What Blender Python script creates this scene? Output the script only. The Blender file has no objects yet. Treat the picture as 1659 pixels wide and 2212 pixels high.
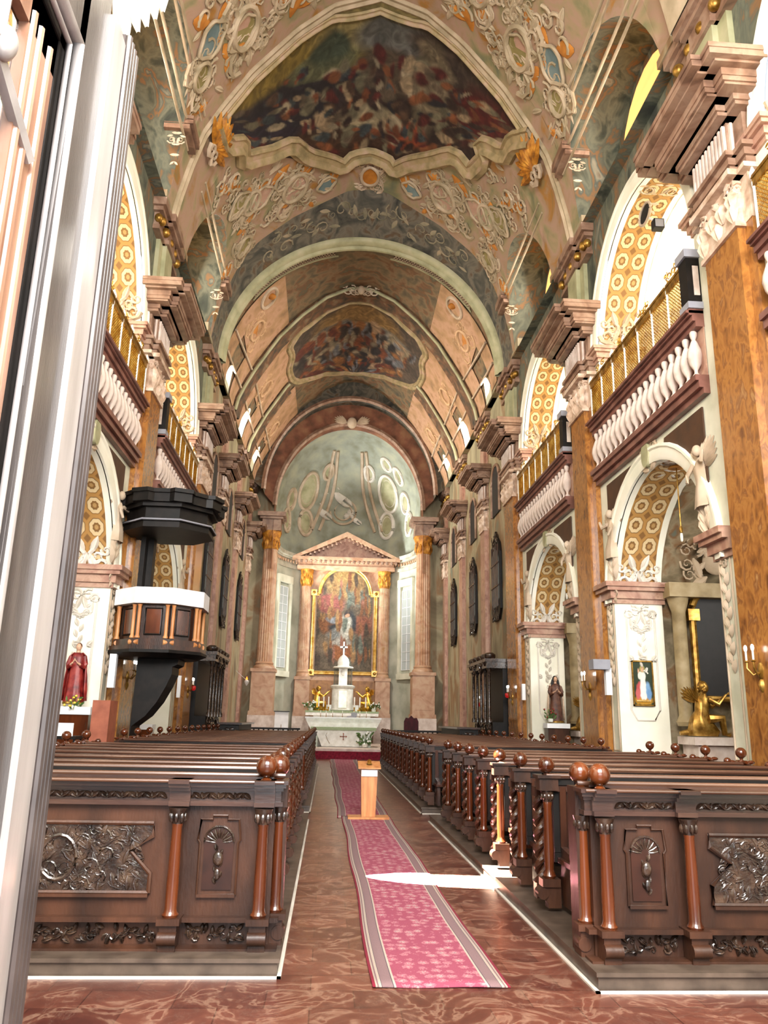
import bpy, math, random
from math import sin, cos, pi, sqrt, atan2, radians as R
from mathutils import Vector, Matrix, noise
C = bpy.context.scene
COL = C.collection
# ------------------------------------------------------------------ camera
CAMX, CAMZ, FPX, YAW, PITCH, ROLL = -0.739, 1.6, 1708.0, 0.064, 0.257, 0.021
_f = Vector((sin(YAW)*cos(PITCH), cos(YAW)*cos(PITCH), sin(PITCH)))
_r = Vector((cos(YAW), -sin(YAW), 0)); _u = _r.cross(_f)
r2 = _r*cos(ROLL)+_u*sin(ROLL); u2 = -_r*sin(ROLL)+_u*cos(ROLL)
cd = bpy.data.cameras.new('camera'); cam = bpy.data.objects.new('camera', cd); COL.objects.link(cam)
cam.matrix_world = Matrix(((r2.x, u2.x, -_f.x, CAMX), (r2.y, u2.y, -_f.y, 0), (r2.z, u2.z, -_f.z, CAMZ), (0, 0, 0, 1)))
cd.sensor_fit = 'VERTICAL'; cd.sensor_height = 24.0; cd.lens = 24.0*FPX/2212; cd.clip_start = 0.05; cd.clip_end = 300
C.camera = cam
# ------------------------------------------------------------------ world, light, exposure
w = bpy.data.worlds.new('world'); C.world = w; w.use_nodes = True
w.node_tree.nodes['Background'].inputs[0].default_value = (0.80, 0.90, 1.0, 1)
w.node_tree.nodes['Background'].inputs[1].default_value = 0.55
C.view_settings.view_transform = 'Standard'; C.view_settings.look = 'None'
C.view_settings.exposure = 0.8; C.view_settings.gamma = 1.0; C.view_settings.use_curve_mapping = False
C.cycles.use_denoising = True; C.cycles.max_bounces = 6; C.cycles.diffuse_bounces = 4
C.cycles.glossy_bounces = 3; C.cycles.transmission_bounces = 4; C.cycles.transparent_max_bounces = 6
C.cycles.sample_clamp_indirect = 8; C.cycles.caustics_reflective = False; C.cycles.caustics_refractive = False
def area(name, loc, to, sx, sy, power, col=(1, 1, 1)):
    l = bpy.data.lights.new(name, 'AREA'); l.shape = 'RECTANGLE'; l.size = sx; l.size_y = sy; l.energy = power; l.color = col
    if 'window_light' in name and 'west' not in name or 'choir_light' in name: l.spread = R(95)
    o = bpy.data.objects.new(name, l); COL.objects.link(o); o.location = loc
    o.rotation_euler = (Vector(to)-Vector(loc)).to_track_quat('-Z', 'Y').to_euler(); return o
area('west_window_light', (0, -2.4, 8.5), (0, 12, 3.5), 7, 6, 2700, (1.0, 0.97, 0.93))
area('doorway_light', (0, -2.6, 2.4), (0.3, 9, 1.6), 4.5, 3.6, 170, (0.95, 0.98, 1.0))
BAYS = (6.75, 14.0, 21.25)
for s in (-1, 1):
    for k, yc in enumerate(BAYS):
        area('clerestory_light', (s*5.55, yc, 14.4), (0, yc+.5, 11.5), 2.4, 1.5, 90, (1.0, .95, .86))
        area('gallery_light', (s*8.2, yc-.6, 10.4), (s*5.2, yc+1.6, 9.6), 3.2, 2.6, 210, (1.0, .90, .72))
        if k: area('chapel_light', (s*8.6, yc-1.2, 4.4), (s*5.6, yc+1.8, 3.4), 1.8, 2.0, 85, (1.0, .96, .88))
    for yc in (27.6, 32.3, 37.3):
        area('choir_light', (s*5.0, yc, 13.85), (-s*4.0, yc+.2, 14.6), .8, .7, 120 if s < 0 else 80, (1.0, .93, .78))
area('altar_fill_light', (0, 35.2, 9.5), (0, 39.5, 1.6), .6, .6, 260, (1, .96, .88))  # unseen lamp added to brighten the altar
for s in (-1, 1): area('apse_fill_light', (s*5.0, 32.3, 13.9), (-s*.6, 42.5, 6.5), .8, .7, 170, (1, .93, .82))  # pair of fill lamps added to brighten the apse, not window light
area('apse_window_light', (-2.7, 41.6, 6.4), (3.2, 42.6, 13.0), .8, 3.4, 260, (.95, 1, .98))
area('apse_window_light', (2.7, 41.6, 6.4), (-2.5, 42.6, 5.0), .8, 3.4, 60, (.95, 1, .98))
# the sun falls through a side window of the left gallery in one narrow shaft
sl = bpy.data.lights.new('sun_shaft', 'SPOT'); sl.energy = 420000; sl.spot_size = R(9.6); sl.spot_blend = 0.06; sl.shadow_soft_size = 0.02
sl.color = (1, .95, .86)
so = bpy.data.objects.new('sun_shaft', sl); COL.objects.link(so); so.location = (-4.6, 9.7, 10.6)
so.rotation_euler = (Vector((0.80, 8.80, 0))-so.location).to_track_quat('-Z', 'Y').to_euler(); so.scale = (0.34, 1.0, 1)
# ------------------------------------------------------------------ materials
MATS = {}
def newmat(n):
    m = bpy.data.materials.new(n); m.use_nodes = True; MATS[n] = m
    nt = m.node_tree; b = nt.nodes['Principled BSDF']; return m, nt, b
def N(nt, t, **k):
    n = nt.nodes.new(t)
    for a, v in k.items(): setattr(n, a, v)
    return n
def srgb(c):
    if isinstance(c, str): c = tuple(int(c[i:i+2], 16)/255 for i in (0, 2, 4))
    return tuple(x/12.92 if x <= .04045 else ((x+.055)/1.055)**2.4 for x in c)+(1,)
def ramp(nt, stops, interp='LINEAR'):
    r = N(nt, 'ShaderNodeValToRGB'); r.color_ramp.interpolation = interp; e = r.color_ramp.elements
    while len(e) < len(stops): e.new(.5)
    for i, (p, c) in enumerate(stops): e[i].position = p; e[i].color = srgb(c)
    return r
def mat(n, stops, scale=3, rough=.6, metal=0, bump=0, bscale=40, detail=5, dist=0, coat=0, stretch=None, spec=None):
    m, nt, b = newmat(n); L = nt.links.new
    tc = N(nt, 'ShaderNodeTexCoord'); src = tc.outputs['Object']
    if stretch:
        mp = N(nt, 'ShaderNodeMapping'); mp.inputs['Scale'].default_value = stretch; L(src, mp.inputs[0]); src = mp.outputs[0]
    no = N(nt, 'ShaderNodeTexNoise'); no.inputs['Scale'].default_value = scale; no.inputs['Detail'].default_value = detail
    no.inputs['Distortion'].default_value = dist; L(src, no.inputs[0])
    if len(stops) == 1: stops = [(0.3, stops[0]), (0.7, stops[0])]
    elif not isinstance(stops[0], tuple):
        k = len(stops); stops = [(.32+.36*i/(k-1), c) for i, c in enumerate(stops)]
    rp = ramp(nt, stops); L(no.outputs['Fac'], rp.inputs[0]); L(rp.outputs[0], b.inputs['Base Color'])
    b.inputs['Roughness'].default_value = rough; b.inputs['Metallic'].default_value = metal
    if coat: b.inputs['Coat Weight'].default_value = coat; b.inputs['Coat Roughness'].default_value = .12
    if spec is not None: b.inputs['Specular IOR Level'].default_value = spec
    if bump:
        n2 = N(nt, 'ShaderNodeTexNoise'); n2.inputs['Scale'].default_value = bscale; n2.inputs['Detail'].default_value = 3; L(src, n2.inputs[0])
        bp = N(nt, 'ShaderNodeBump'); bp.inputs['Strength'].default_value = bump; bp.inputs['Distance'].default_value = .02
        L(n2.outputs['Fac'], bp.inputs['Height']); L(bp.outputs[0], b.inputs['Normal'])
    return m
def emis(n, col, st):
    m, nt, b = newmat(n); b.inputs['Base Color'].default_value = srgb(col); b.inputs['Emission Color'].default_value = srgb(col); b.inputs['Emission Strength'].default_value = st; return m
WALL = mat('pale_green_plaster', ['c0bfa8', 'd4d2be', 'e0ddcb'], 1.5, .8)
JAMB = mat('cream_plaster', ['dedcc8', 'eae6d4', 'f2eee0'], 1.2, .75)
FRES = mat('painted_wall', [(.28, '2a2e28'), (.38, '454a3e'), (.46, '6a6a58'), (.52, '55594c'), (.57, '805c38'), (.62, '4c544c'), (.70, '8a8470'), (.80, '5a3622')], 2.0, .85, detail=12, dist=.5, stretch=(1, 1, .4))
CHOIRW = mat('choir_painted_wall', [(.3, '6a5a45'), (.42, '8f8568'), (.5, 'a3977a'), (.58, '8a6a48'), (.7, '6f7462')], .8, .7, detail=8, dist=.8, stretch=(1, 1, .5))
MARB = mat('brown_marble', [(.28, '6a4020'), (.42, '94602e'), (.52, 'a87238'), (.62, '80502a'), (.78, 'b88c58')], 6.5, .22, detail=12, dist=.5, coat=.25, stretch=(1, 1, .55))
PINK = mat('pink_marble', [(.3, '8a6250'), (.45, 'a67c6a'), (.6, 'b8957f'), (.75, '966c58')], 3, .35, detail=8, dist=1)
CORN = mat('cornice_marble', [(.32, '6c5040'), (.48, '8c6c58'), (.62, 'a08470'), (.75, '785a48')], 2.5, .45, detail=7, dist=.8)
DKRED = mat('dark_rail_marble', [(.3, '5a372f'), (.5, '754c42'), (.7, '8c6054')], 3, .35, detail=6)
PALE = mat('pale_stone', ['b8a498', 'ccbbb0', 'dccfc6'], 4, .5)
STUC = mat('stucco', ['a8947a', 'bba68e', 'cbb8a2'], 2, .7)
VREL = mat('vault_relief', ['96876a', 'ae9c80', 'c0ac92'], 2, .75)
WSTUC = mat('white_stucco', ['c8c0b2', 'd6cfc4', 'e2dcd2'], 2, .65)
VAULT = mat('vault_stucco_ground', [(.26, '5c6458'), (.36, '84805c'), (.45, 'a08c6c'), (.52, 'a98a76'), (.59, 'a08468'), (.66, 'a07030'), (.76, '787450')], 1.1, .8, detail=8, dist=.5)
VAULTD = mat('dark_painted_band', [(.3, '2b2a26'), (.45, '4d4a40'), (.55, '6a6254'), (.65, '54422f'), (.78, '7c5a36')], 1.4, .8, detail=9, dist=1.5)
VAULTC = mat('choir_vault_ground', [(.3, '443e32'), (.42, '64563e'), (.5, '7c6448'), (.58, '6c4a2e'), (.66, '50523f'), (.75, '866444')], 1.6, .8, detail=10, dist=.4)
GREENM = mat('green_moulding', ['8c8a68', 'a3a07c', 'b3ad8c'], 2, .6)
OCHRE = mat('ochre_shell', ['7a4a12', 'b0701a', 'd59a3a'], 5, .6)
GOLD = mat('gold_leaf', ['b07820', 'd9a540', 'f0cc70'], 6, .28, .85, .3, 30)
GILT = mat('gilt_frame', ['c99a40', 'e8c070', 'f5d890'], 5, .4, .35)
OLDG = mat('old_gold', ['6e4c18', '9c7430', 'c29a50'], 8, .35, .7)
WOOD = mat('dark_walnut', [(.3, '1c0f0a'), (.5, '341c12'), (.7, '4a2a1a')], 5, .3, 0, .15, 60, stretch=(1, 1, .25), coat=.35)
WOODM = mat('brown_walnut', [(.3, '25150e'), (.5, '3b2317'), (.7, '523222')], 4, .42, 0, .12, 50, stretch=(1, 1, .3), coat=.08, spec=.35)
WOODC = mat('polished_column_wood', [(.3, '34160b'), (.5, '522611'), (.7, '693418')], 5, .18, 0, 0, 50, stretch=(1, 1, .2), coat=.7)
WOODH = mat('rail_walnut', [(.3, '22130d'), (.5, '38221a'), (.7, '513629')], 5, .3, 0, .08, 50, stretch=(.2, 1, 1), coat=.4)
NOSE = mat('rail_edge_highlight', [(.3, '3c2419'), (.5, '533628'), (.7, '684836')], 5, .28, 0, 0, stretch=(.2, 1, 1), coat=.35)  # lighter wood: the highlight along the rail edges is put into the colour
CARV = mat('carved_dark_oak', ['1c130e', '33241c', '4e3b2e'], 9, .25, 0, .3, 40, coat=.4)
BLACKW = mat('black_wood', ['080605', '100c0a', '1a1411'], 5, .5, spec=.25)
PINE = mat('light_lectern_wood', ['a8683c', 'c2824e', 'cf9660'], 4, .4, stretch=(3, 3, .5))
DOORW = mat('door_leaf_paint', ['3e3937', '4c4644', '5a5350'], 6, .34, 0, .1, 90, stretch=(2, 2, .3), coat=.3)
DOORL = mat('door_edge_paint', ['9a9492', 'aaa4a2', 'b6b0ae'], 6, .35, 0, .05, 90, stretch=(2, 2, .3), coat=.2)
DOORG = mat('door_varnished_bead', ['7c543e', '9a705a', 'b08a76'], 5, .35, 0, 0, stretch=(2, 2, .3), coat=.5)
WHITE = mat('white_cloth', ['e8e8ea', 'f4f4f6'], 4, .7)
MARW = mat('white_marble', ['d5d2c6', 'e6e4da', 'f2f1ea'], 5, .3)
GREY = mat('grey_plastic', ['8a8a92', '9a9aa2'], 4, .5)
REDC = mat('red_carpet', ['5e0a1e', '7e1028', '8c1a34'], 12, .9)
REDG = emis('red_glass', 'a01010', .25)
SKIN = mat('painted_skin', ['c89a7c', 'dcb496'], 6, .5)
ROBER = mat('crimson_robe', ['5a0f12', '84201c', '9c3a30'], 8, .45)
ROBEB = mat('brown_habit', ['3a2016', '5a3424', '6e4630'], 8, .55)
ROBEC = mat('cream_mantle', ['c8a88c', 'dcc0a4', 'e8d2b8'], 8, .55)
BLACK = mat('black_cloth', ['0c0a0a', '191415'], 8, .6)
GREENL = mat('green_leaves', ['2f4a20', '4b6a30', '6c8a48'], 20, .6)
YELL = mat('yellow_flowers', ['d8b020', 'f0d860'], 20, .6)
PETAL = mat('white_petals', ['e4e8e0', 'f6f6f2'], 20, .6)
SAGE = mat('sage_green_cloth', ['8ea07c', 'a3b48e'], 20, .8)
TERRA = mat('orange_brown_wood', ['8a4a34', 'a65e44'], 5, .5)
PANE = emis('window_pane', 'fff3dc', 1.3)
PANEO = emis('curtained_pane', 'e8a860', 1.1)
PANEC = emis('grey_apse_pane', '9a9e9a', .22)
BULB = emis('white_bulb', 'fffdf6', 6)
CANDLE = mat('white_candle', ['eceae0', 'f7f5ee'], 5, .4)
FOOTP = mat('painted_lit_foot', [(.3, '8a6a4c'), (.45, 'a8825e'), (.58, 'b89074'), (.7, '98704c')], 1.6, .8, detail=8)  # pale tone puts the window light on the vault foot into the colour
MUTED = mat('painted_column', [(.3, '7c6a48'), (.5, '9a8660'), (.7, 'ac9a78')], 3, .6)
IRON = mat('dark_iron', ['141414', '24221f'], 9, .4, .5)
LEADS = mat('leaded_glass', ['4a4e48', '6a6e66'], 3, .3)
ORG = mat('white_metal_pipe', ['c8c4be', 'e8e4de'], 6, .3)
def attrmat(n, scale=6, amt=.25, rough=.8):
    m, nt, b = newmat(n); L = nt.links.new
    a = N(nt, 'ShaderNodeVertexColor'); a.layer_name = 'Col'
    tc = N(nt, 'ShaderNodeTexCoord'); no = N(nt, 'ShaderNodeTexNoise'); no.inputs['Scale'].default_value = scale; no.inputs['Detail'].default_value = 8; no.inputs['Distortion'].default_value = 1.5
    L(tc.outputs['Object'], no.inputs[0]); rp = ramp(nt, [(.3, '555555'), (.5, 'b0b0b0'), (.7, 'ffffff')]); L(no.outputs['Fac'], rp.inputs[0])
    mx = N(nt, 'ShaderNodeMix', data_type='RGBA', blend_type='MULTIPLY'); mx.inputs['Factor'].default_value = amt
    L(a.outputs['Color'], mx.inputs['A']); L(rp.outputs[0], mx.inputs['B']); L(mx.outputs['Result'], b.inputs['Base Color']); b.inputs['Roughness'].default_value = rough
    return m
PAINT = attrmat('oil_painting', 5, .7); PAINTF = attrmat('fresco_painting', 2.2, .75)
def ringmat(n, bg, dark, cream, ins):
    m, nt, b = newmat(n); L = nt.links.new
    uv = N(nt, 'ShaderNodeUVMap'); sp = N(nt, 'ShaderNodeSeparateXYZ'); L(uv.outputs[0], sp.inputs[0])
    def ma(op, a, b_=None, c=None):
        x = N(nt, 'ShaderNodeMath', operation=op)
        for i, v in enumerate((a, b_, c)):
            if v is None: continue
            if isinstance(v, (int, float)): x.inputs[i].default_value = v
            else: L(v, x.inputs[i])
        return x.outputs[0]
    fx = ma('SUBTRACT', ma('FRACT', sp.outputs[0]), .5); fy = ma('SUBTRACT', ma('FRACT', sp.outputs[1]), .5)
    d = ma('SQRT', ma('ADD', ma('MULTIPLY', fx, fx), ma('MULTIPLY', fy, fy)))
    an = ma('ARCTAN2', fy, fx); d = ma('ADD', d, ma('MULTIPLY', ma('COSINE', ma('MULTIPLY', an, 8)), .014))
    rp = ramp(nt, [(0, ins), (.10, ins), (.12, dark), (.19, dark), (.22, cream), (.37, cream), (.40, dark), (.44, bg), (.55, bg), (.60, dark)]); L(d, rp.inputs[0]); L(rp.outputs[0], b.inputs['Base Color'])
    b.inputs['Roughness'].default_value = .7
    bp = N(nt, 'ShaderNodeBump'); bp.inputs['Strength'].default_value = .6; bp.inputs['Distance'].default_value = .05
    bw = N(nt, 'ShaderNodeRGBToBW'); L(rp.outputs[0], bw.inputs[0]); L(bw.outputs[0], bp.inputs['Height']); L(bp.outputs[0], b.inputs['Normal'])
    return m
RING = ringmat('rosette_coffers', 'a87c40', '7c5628', 'cdb488', 'a88450')
def floormat():
    m, nt, b = newmat('red_marble_floor'); L = nt.links.new
    tc = N(nt, 'ShaderNodeTexCoord'); br = N(nt, 'ShaderNodeTexBrick'); L(tc.outputs['Object'], br.inputs[0])
    br.inputs['Scale'].default_value = 1; br.inputs['Brick Width'].default_value = .52; br.inputs['Row Height'].default_value = .30; br.inputs['Mortar Size'].default_value = .004
    br.inputs['Color1'].default_value = srgb('47201a'); br.inputs['Color2'].default_value = srgb('784738'); br.inputs['Mortar'].default_value = srgb('241008')
    no = N(nt, 'ShaderNodeTexNoise'); no.inputs['Scale'].default_value = 2.3; no.inputs['Detail'].default_value = 10; no.inputs['Distortion'].default_value = 2.5; L(tc.outputs['Object'], no.inputs[0])
    rp = ramp(nt, [(.3, '341611'), (.44, '4e261d'), (.52, '60382b'), (.57, '9c7c68'), (.61, '5e3024'), (.8, '421e16')]); L(no.outputs['Fac'], rp.inputs[0])
    mx = N(nt, 'ShaderNodeMix', data_type='RGBA'); mx.inputs['Factor'].default_value = .50; L(br.outputs['Color'], mx.inputs['A']); L(rp.outputs[0], mx.inputs['B'])
    n3 = N(nt, 'ShaderNodeTexNoise'); n3.inputs['Scale'].default_value = 1.1; n3.inputs['Detail'].default_value = 12; n3.inputs['Distortion'].default_value = 3; n3.inputs['Roughness'].default_value = .7; L(tc.outputs['Object'], n3.inputs[0])
    rv = ramp(nt, [(.0, '000000'), (.494, '000000'), (.503, '909090'), (.512, '000000')]); L(n3.outputs['Fac'], rv.inputs[0])
    m2 = N(nt, 'ShaderNodeMix', data_type='RGBA'); L(rv.outputs[0], m2.inputs['Factor']); L(mx.outputs['Result'], m2.inputs['A']); m2.inputs['B'].default_value = srgb('9c8674')
    L(m2.outputs['Result'], b.inputs['Base Color']); b.inputs['Roughness'].default_value = .30; b.inputs['Coat Weight'].default_value = .05
    return m
FLOOR = floormat()
def carpetmat():
    m, nt, b = newmat('patterned_runner'); L = nt.links.new
    uv = N(nt, 'ShaderNodeUVMap'); sp = N(nt, 'ShaderNodeSeparateXYZ'); L(uv.outputs[0], sp.inputs[0])
    a = N(nt, 'ShaderNodeMath', operation='ABSOLUTE'); L(sp.outputs[0], a.inputs[0])   # u in -1..1
    rp = ramp(nt, [(0, 'a85a6a'), (.66, 'b8a698'), (.69, '484048'), (.70, '84686a'), (.86, '484048'), (.87, 'b8a698'), (.91, '84686a'), (.93, 'b8a698'), (.955, '8c1c34')], 'CONSTANT'); L(a.outputs[0], rp.inputs[0])
    mp = N(nt, 'ShaderNodeMapping'); mp.inputs['Scale'].default_value = (5, 11, 1); L(uv.outputs[0], mp.inputs[0])
    vo = N(nt, 'ShaderNodeTexVoronoi'); vo.inputs['Scale'].default_value = 1; vo.inputs['Randomness'].default_value = .55; L(mp.outputs[0], vo.inputs[0])
    no = N(nt, 'ShaderNodeTexNoise'); no.inputs['Scale'].default_value = 5; no.inputs['Detail'].default_value = 4; L(mp.outputs[0], no.inputs[0])
    ad = N(nt, 'ShaderNodeMath', operation='MULTIPLY_ADD'); ad.inputs[1].default_value = .8; L(no.outputs['Fac'], ad.inputs[0]); L(vo.outputs['Distance'], ad.inputs[2])
    pr = ramp(nt, [(0, 'd0bcae'), (.46, 'c8a09c'), (.54, '7c5868'), (.60, 'c8a8a4'), (.68, 'a45062'), (.80, 'ba7a84'), (.88, '98445a')]); L(ad.outputs[0], pr.inputs[0])
    lt = N(nt, 'ShaderNodeMath', operation='LESS_THAN'); lt.inputs[1].default_value = .66; L(a.outputs[0], lt.inputs[0])
    mx = N(nt, 'ShaderNodeMix', data_type='RGBA'); L(lt.outputs[0], mx.inputs['Factor']); L(rp.outputs[0], mx.inputs['A']); L(pr.outputs[0], mx.inputs['B'])
    m2 = N(nt, 'ShaderNodeMix', data_type='RGBA', blend_type='MULTIPLY'); m2.inputs['Factor'].default_value = .35
    n2 = N(nt, 'ShaderNodeTexNoise'); n2.inputs['Scale'].default_value = 60; L(uv.outputs[0], n2.inputs[0]); L(mx.outputs['Result'], m2.inputs['A']); L(n2.outputs['Fac'], m2.inputs['B'])
    L(m2.outputs['Result'], b.inputs['Base Color']); b.inputs['Roughness'].default_value = .95; return m
CARPET = carpetmat()
# ------------------------------------------------------------------ mesh helper
class M:
    def __init__(s): s.v = []; s.f = []; s.uv = None; s.col = None
    def q(s, *p):
        i = len(s.v); s.v += [tuple(x) for x in p]; s.f.append(tuple(range(i, i+len(p)))); return s
    def box(s, x0, x1, y0, y1, z0, z1):
        i = len(s.v); s.v += [(x, y, z) for z in (z0, z1) for x, y in ((x0, y0), (x1, y0), (x1, y1), (x0, y1))]
        s.f += [tuple(i+k for k in t) for t in ((3, 2, 1, 0), (4, 5, 6, 7), (0, 1, 5, 4), (1, 2, 6, 5), (2, 3, 7, 6), (3, 0, 4, 7))]; return s
    def prism(s, pts, F, h0, h1):
        i = len(s.v); n = len(pts); s.v += [F(u, v, h0) for u, v in pts]+[F(u, v, h1) for u, v in pts]
        s.f.append(tuple(i+k for k in range(n))); s.f.append(tuple(i+n+k for k in reversed(range(n))))
        s.f += [(i+k, i+(k+1) % n, i+n+(k+1) % n, i+n+k) for k in range(n)]; return s
    def grid(s, F, nu, nv, closeu=False):
        i = len(s.v); nn = nu if closeu else nu+1
        for a in range(nn):
            for b in range(nv+1): s.v.append(tuple(F(a/nu, b/nv)))
        for a in range(nu):
            a2 = (a+1) % nn
            for b in range(nv): s.f.append((i+a*(nv+1)+b, i+a2*(nv+1)+b, i+a2*(nv+1)+b+1, i+a*(nv+1)+b+1))
        return s
    def lathe(s, prof, c=(0, 0, 0), n=16, sx=1, sy=1, tw=0):
        k = len(prof)-1
        def F(a, b):
            j = round(b*k); r, z = prof[j]; t = a*2*pi+tw*z; return (c[0]+r*cos(t)*sx, c[1]+r*sin(t)*sy, c[2]+z)
        s.grid(F, n, k, True)
        for j in (0, k):
            r, z = prof[j]
            if r > .004:
                i = len(s.v); s.v += [(c[0]+r*cos(a*2*pi/n+tw*z)*sx, c[1]+r*sin(a*2*pi/n+tw*z)*sy, c[2]+z) for a in range(n)]; s.f.append(tuple(range(i, i+n)))
        return s
    def tube(s, P, r, n=6, cap=True):
        P = [Vector(p) for p in P]; k = len(P); i = len(s.v); rr = r if isinstance(r, (list, tuple)) else [r]*k
        up = Vector((0, 0, 1))
        for j in range(k):
            t = (P[min(j+1, k-1)]-P[max(j-1, 0)])
            if t.length < 1e-9: t = Vector((0, 0, 1))
            t.normalize(); a = t.cross(up)
            if a.length < .2: a = t.cross(Vector((1, 0, 0)))
            a.normalize(); b = t.cross(a)
            for m in range(n): s.v.append(tuple(P[j]+(a*cos(2*pi*m/n)+b*sin(2*pi*m/n))*rr[j]))
        for j in range(k-1):
            for m in range(n): s.f.append((i+j*n+m, i+j*n+(m+1) % n, i+(j+1)*n+(m+1) % n, i+(j+1)*n+m))
        if cap: s.f.append(tuple(i+m for m in range(n))); s.f.append(tuple(i+(k-1)*n+m for m in range(n)))
        return s
    def ell(s, c, r, nu=10, nv=7, rot=None):
        i = len(s.v); c = Vector(c)
        def P(a, b):
            v = Vector((r[0]*cos(a)*sin(b), r[1]*sin(a)*sin(b), r[2]*cos(b)))
            if rot: v = rot @ v
            return tuple(c+v)
        s.v.append(P(0, 0)); s.v.append(P(0, pi))
        for b in range(1, nv):
            for a in range(nu): s.v.append(P(2*pi*a/nu, pi*b/nv))
        g = lambda a, b: i+2+(b-1)*nu+a % nu
        for a in range(nu):
            s.f.append((i, g(a, 1), g(a+1, 1))); s.f.append((i+1, g(a+1, nv-1), g(a, nv-1)))
            for b in range(1, nv-1): s.f.append((g(a, b), g(a, b+1), g(a+1, b+1), g(a+1, b)))
        return s
    def sweep(s, path, prof, closed=False):
        """path: list of (pos, side, up) ; prof: list (a,b) offset a*side+b*up"""
        i = len(s.v); k = len(prof)
        for p, a, b in path:
            p, a, b = Vector(p), Vector(a), Vector(b)
            for x, y in prof: s.v.append(tuple(p+a*x+b*y))
        n = len(path)
        for j in range(n if closed else n-1):
            for m in range(k-1): j2 = (j+1) % n; s.f.append((i+j*k+m, i+j*k+m+1, i+j2*k+m+1, i+j2*k+m))
        return s
def build(name, m, material, parent=None, smooth=True, loc=None, ang=40):
    me = bpy.data.meshes.new(name); me.from_pydata(m.v, [], m.f); me.materials.append(material)
    if m.uv:
        ul = me.uv_layers.new(name='UVMap')
        for lp in me.loops: ul.data[lp.index].uv = m.uv[lp.vertex_index]
    if m.col:
        ca = me.color_attributes.new('Col', 'FLOAT_COLOR', 'POINT')
        for i, c in enumerate(m.col): ca.data[i].color = c
    me.update()
    if smooth:
        me.polygons.foreach_set('use_smooth', [True]*len(me.polygons))
        try: me.set_sharp_from_angle(angle=R(ang))
        except Exception: pass
    o = bpy.data.objects.new(name, me); COL.objects.link(o)
    if parent:
        o.parent = parent
        if loc is None: o.location = -Vector(parent.get('wloc', (0, 0, 0)))
    if loc is not None: o.location = loc
    return o
def tag(o, label, cat, group=None, kind=None):
    o['label'] = label; o['category'] = cat
    if group: o['group'] = group
    if kind: o['kind'] = kind
    return o
def thing(name, label, cat, loc=(0, 0, 0), group=None, world=True, rz=0, kind=None):
    """an Empty at the base; parts are given in world coordinates when world is set"""
    o = bpy.data.objects.new(name, None); COL.objects.link(o); o.location = loc; o.rotation_euler = (0, 0, rz)
    o['wloc'] = list(loc) if world else [0, 0, 0]; o.empty_display_size = .1
    return tag(o, label, cat, group, kind)
def copy_tree(o, parent=None):
    c = o.copy(); COL.objects.link(c); c.parent = parent
    for ch in list(o.children): copy_tree(ch, c)
    return c
# ornament helpers : F(u,v,h) -> point
def scroll(m, F, u, v, r, a0, d=1, turn=1.3, th=.16, steps=11, h=None):
    P = []; rr = []
    for i in range(steps+1):
        t = i/steps; q = r*(1-t)**.8+.12*r; a = a0+d*2*pi*turn*t
        P.append(F(u+q*cos(a), v+q*sin(a), th*r*.5)); rr.append(th*r*(1.1-.6*t))
    m.tube(P, rr, 5)
def leaf(m, F, u, v, l, w_, a, h=.3):
    i = len(m.v); nu, nv = 6, 4
    for b in range(nv+1):
        t = b/nv; x = l*(t-.5); wd = w_*sin(pi*min(max(t, .04), .97))**.8
        for k, y in enumerate((-1, -.45, 0, .45, 1)):
            yy = y*wd*.5; hh = h*w_*(1-y*y)*sin(pi*min(max(t, .05), .95))
            if k == 2: hh *= .55
            m.v.append(F(u+x*cos(a)-yy*sin(a), v+x*sin(a)+yy*cos(a), hh))
    for b in range(nv):
        for k in range(4): m.f.append((i+b*5+k, i+b*5+k+1, i+b*5+k+6, i+b*5+k+5))
def ornament(m, F, w_, h, n, seed, sym=True, size=.16, leafy=.5):
    rd = random.Random(seed)
    for i in range(n):
        u = rd.uniform(.04, .5)*w_ if sym else rd.uniform(-.5, .5)*w_; v = rd.uniform(-.5, .5)*h
        sz = rd.uniform(.6, 1.2)*size*min(w_, h); a = rd.uniform(0, 2*pi); d = rd.choice((-1, 1)); L = rd.random() < leafy
        tn = rd.uniform(.8, 1.5)
        for sgn in ((1, -1) if sym else (1,)):
            G = (lambda x, y, z, sgn=sgn: F(sgn*x, y, z))
            if L: leaf(m, G, u, v, sz*2, sz*.9, a)
            else: scroll(m, G, u, v, sz, a, d, tn)
def planeF(o, a, b, n):
    o, a, b, n = Vector(o), Vector(a), Vector(b), Vector(n)
    return lambda u, v, h: tuple(o+a*u+b*v+n*h)
def garland(m, F, w_, drop, n=13, r=.05):
    for i in range(n):
        t = i/(n-1)*2-1; leaf(m, F, t*w_/2, -drop*(1-t*t), r*3.2, r*2.4, t*.9, .9)
        leaf(m, F, t*w_/2, -drop*(1-t*t)-r*.6, r*2.6, r*2, 1.5+t, .9)
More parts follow.
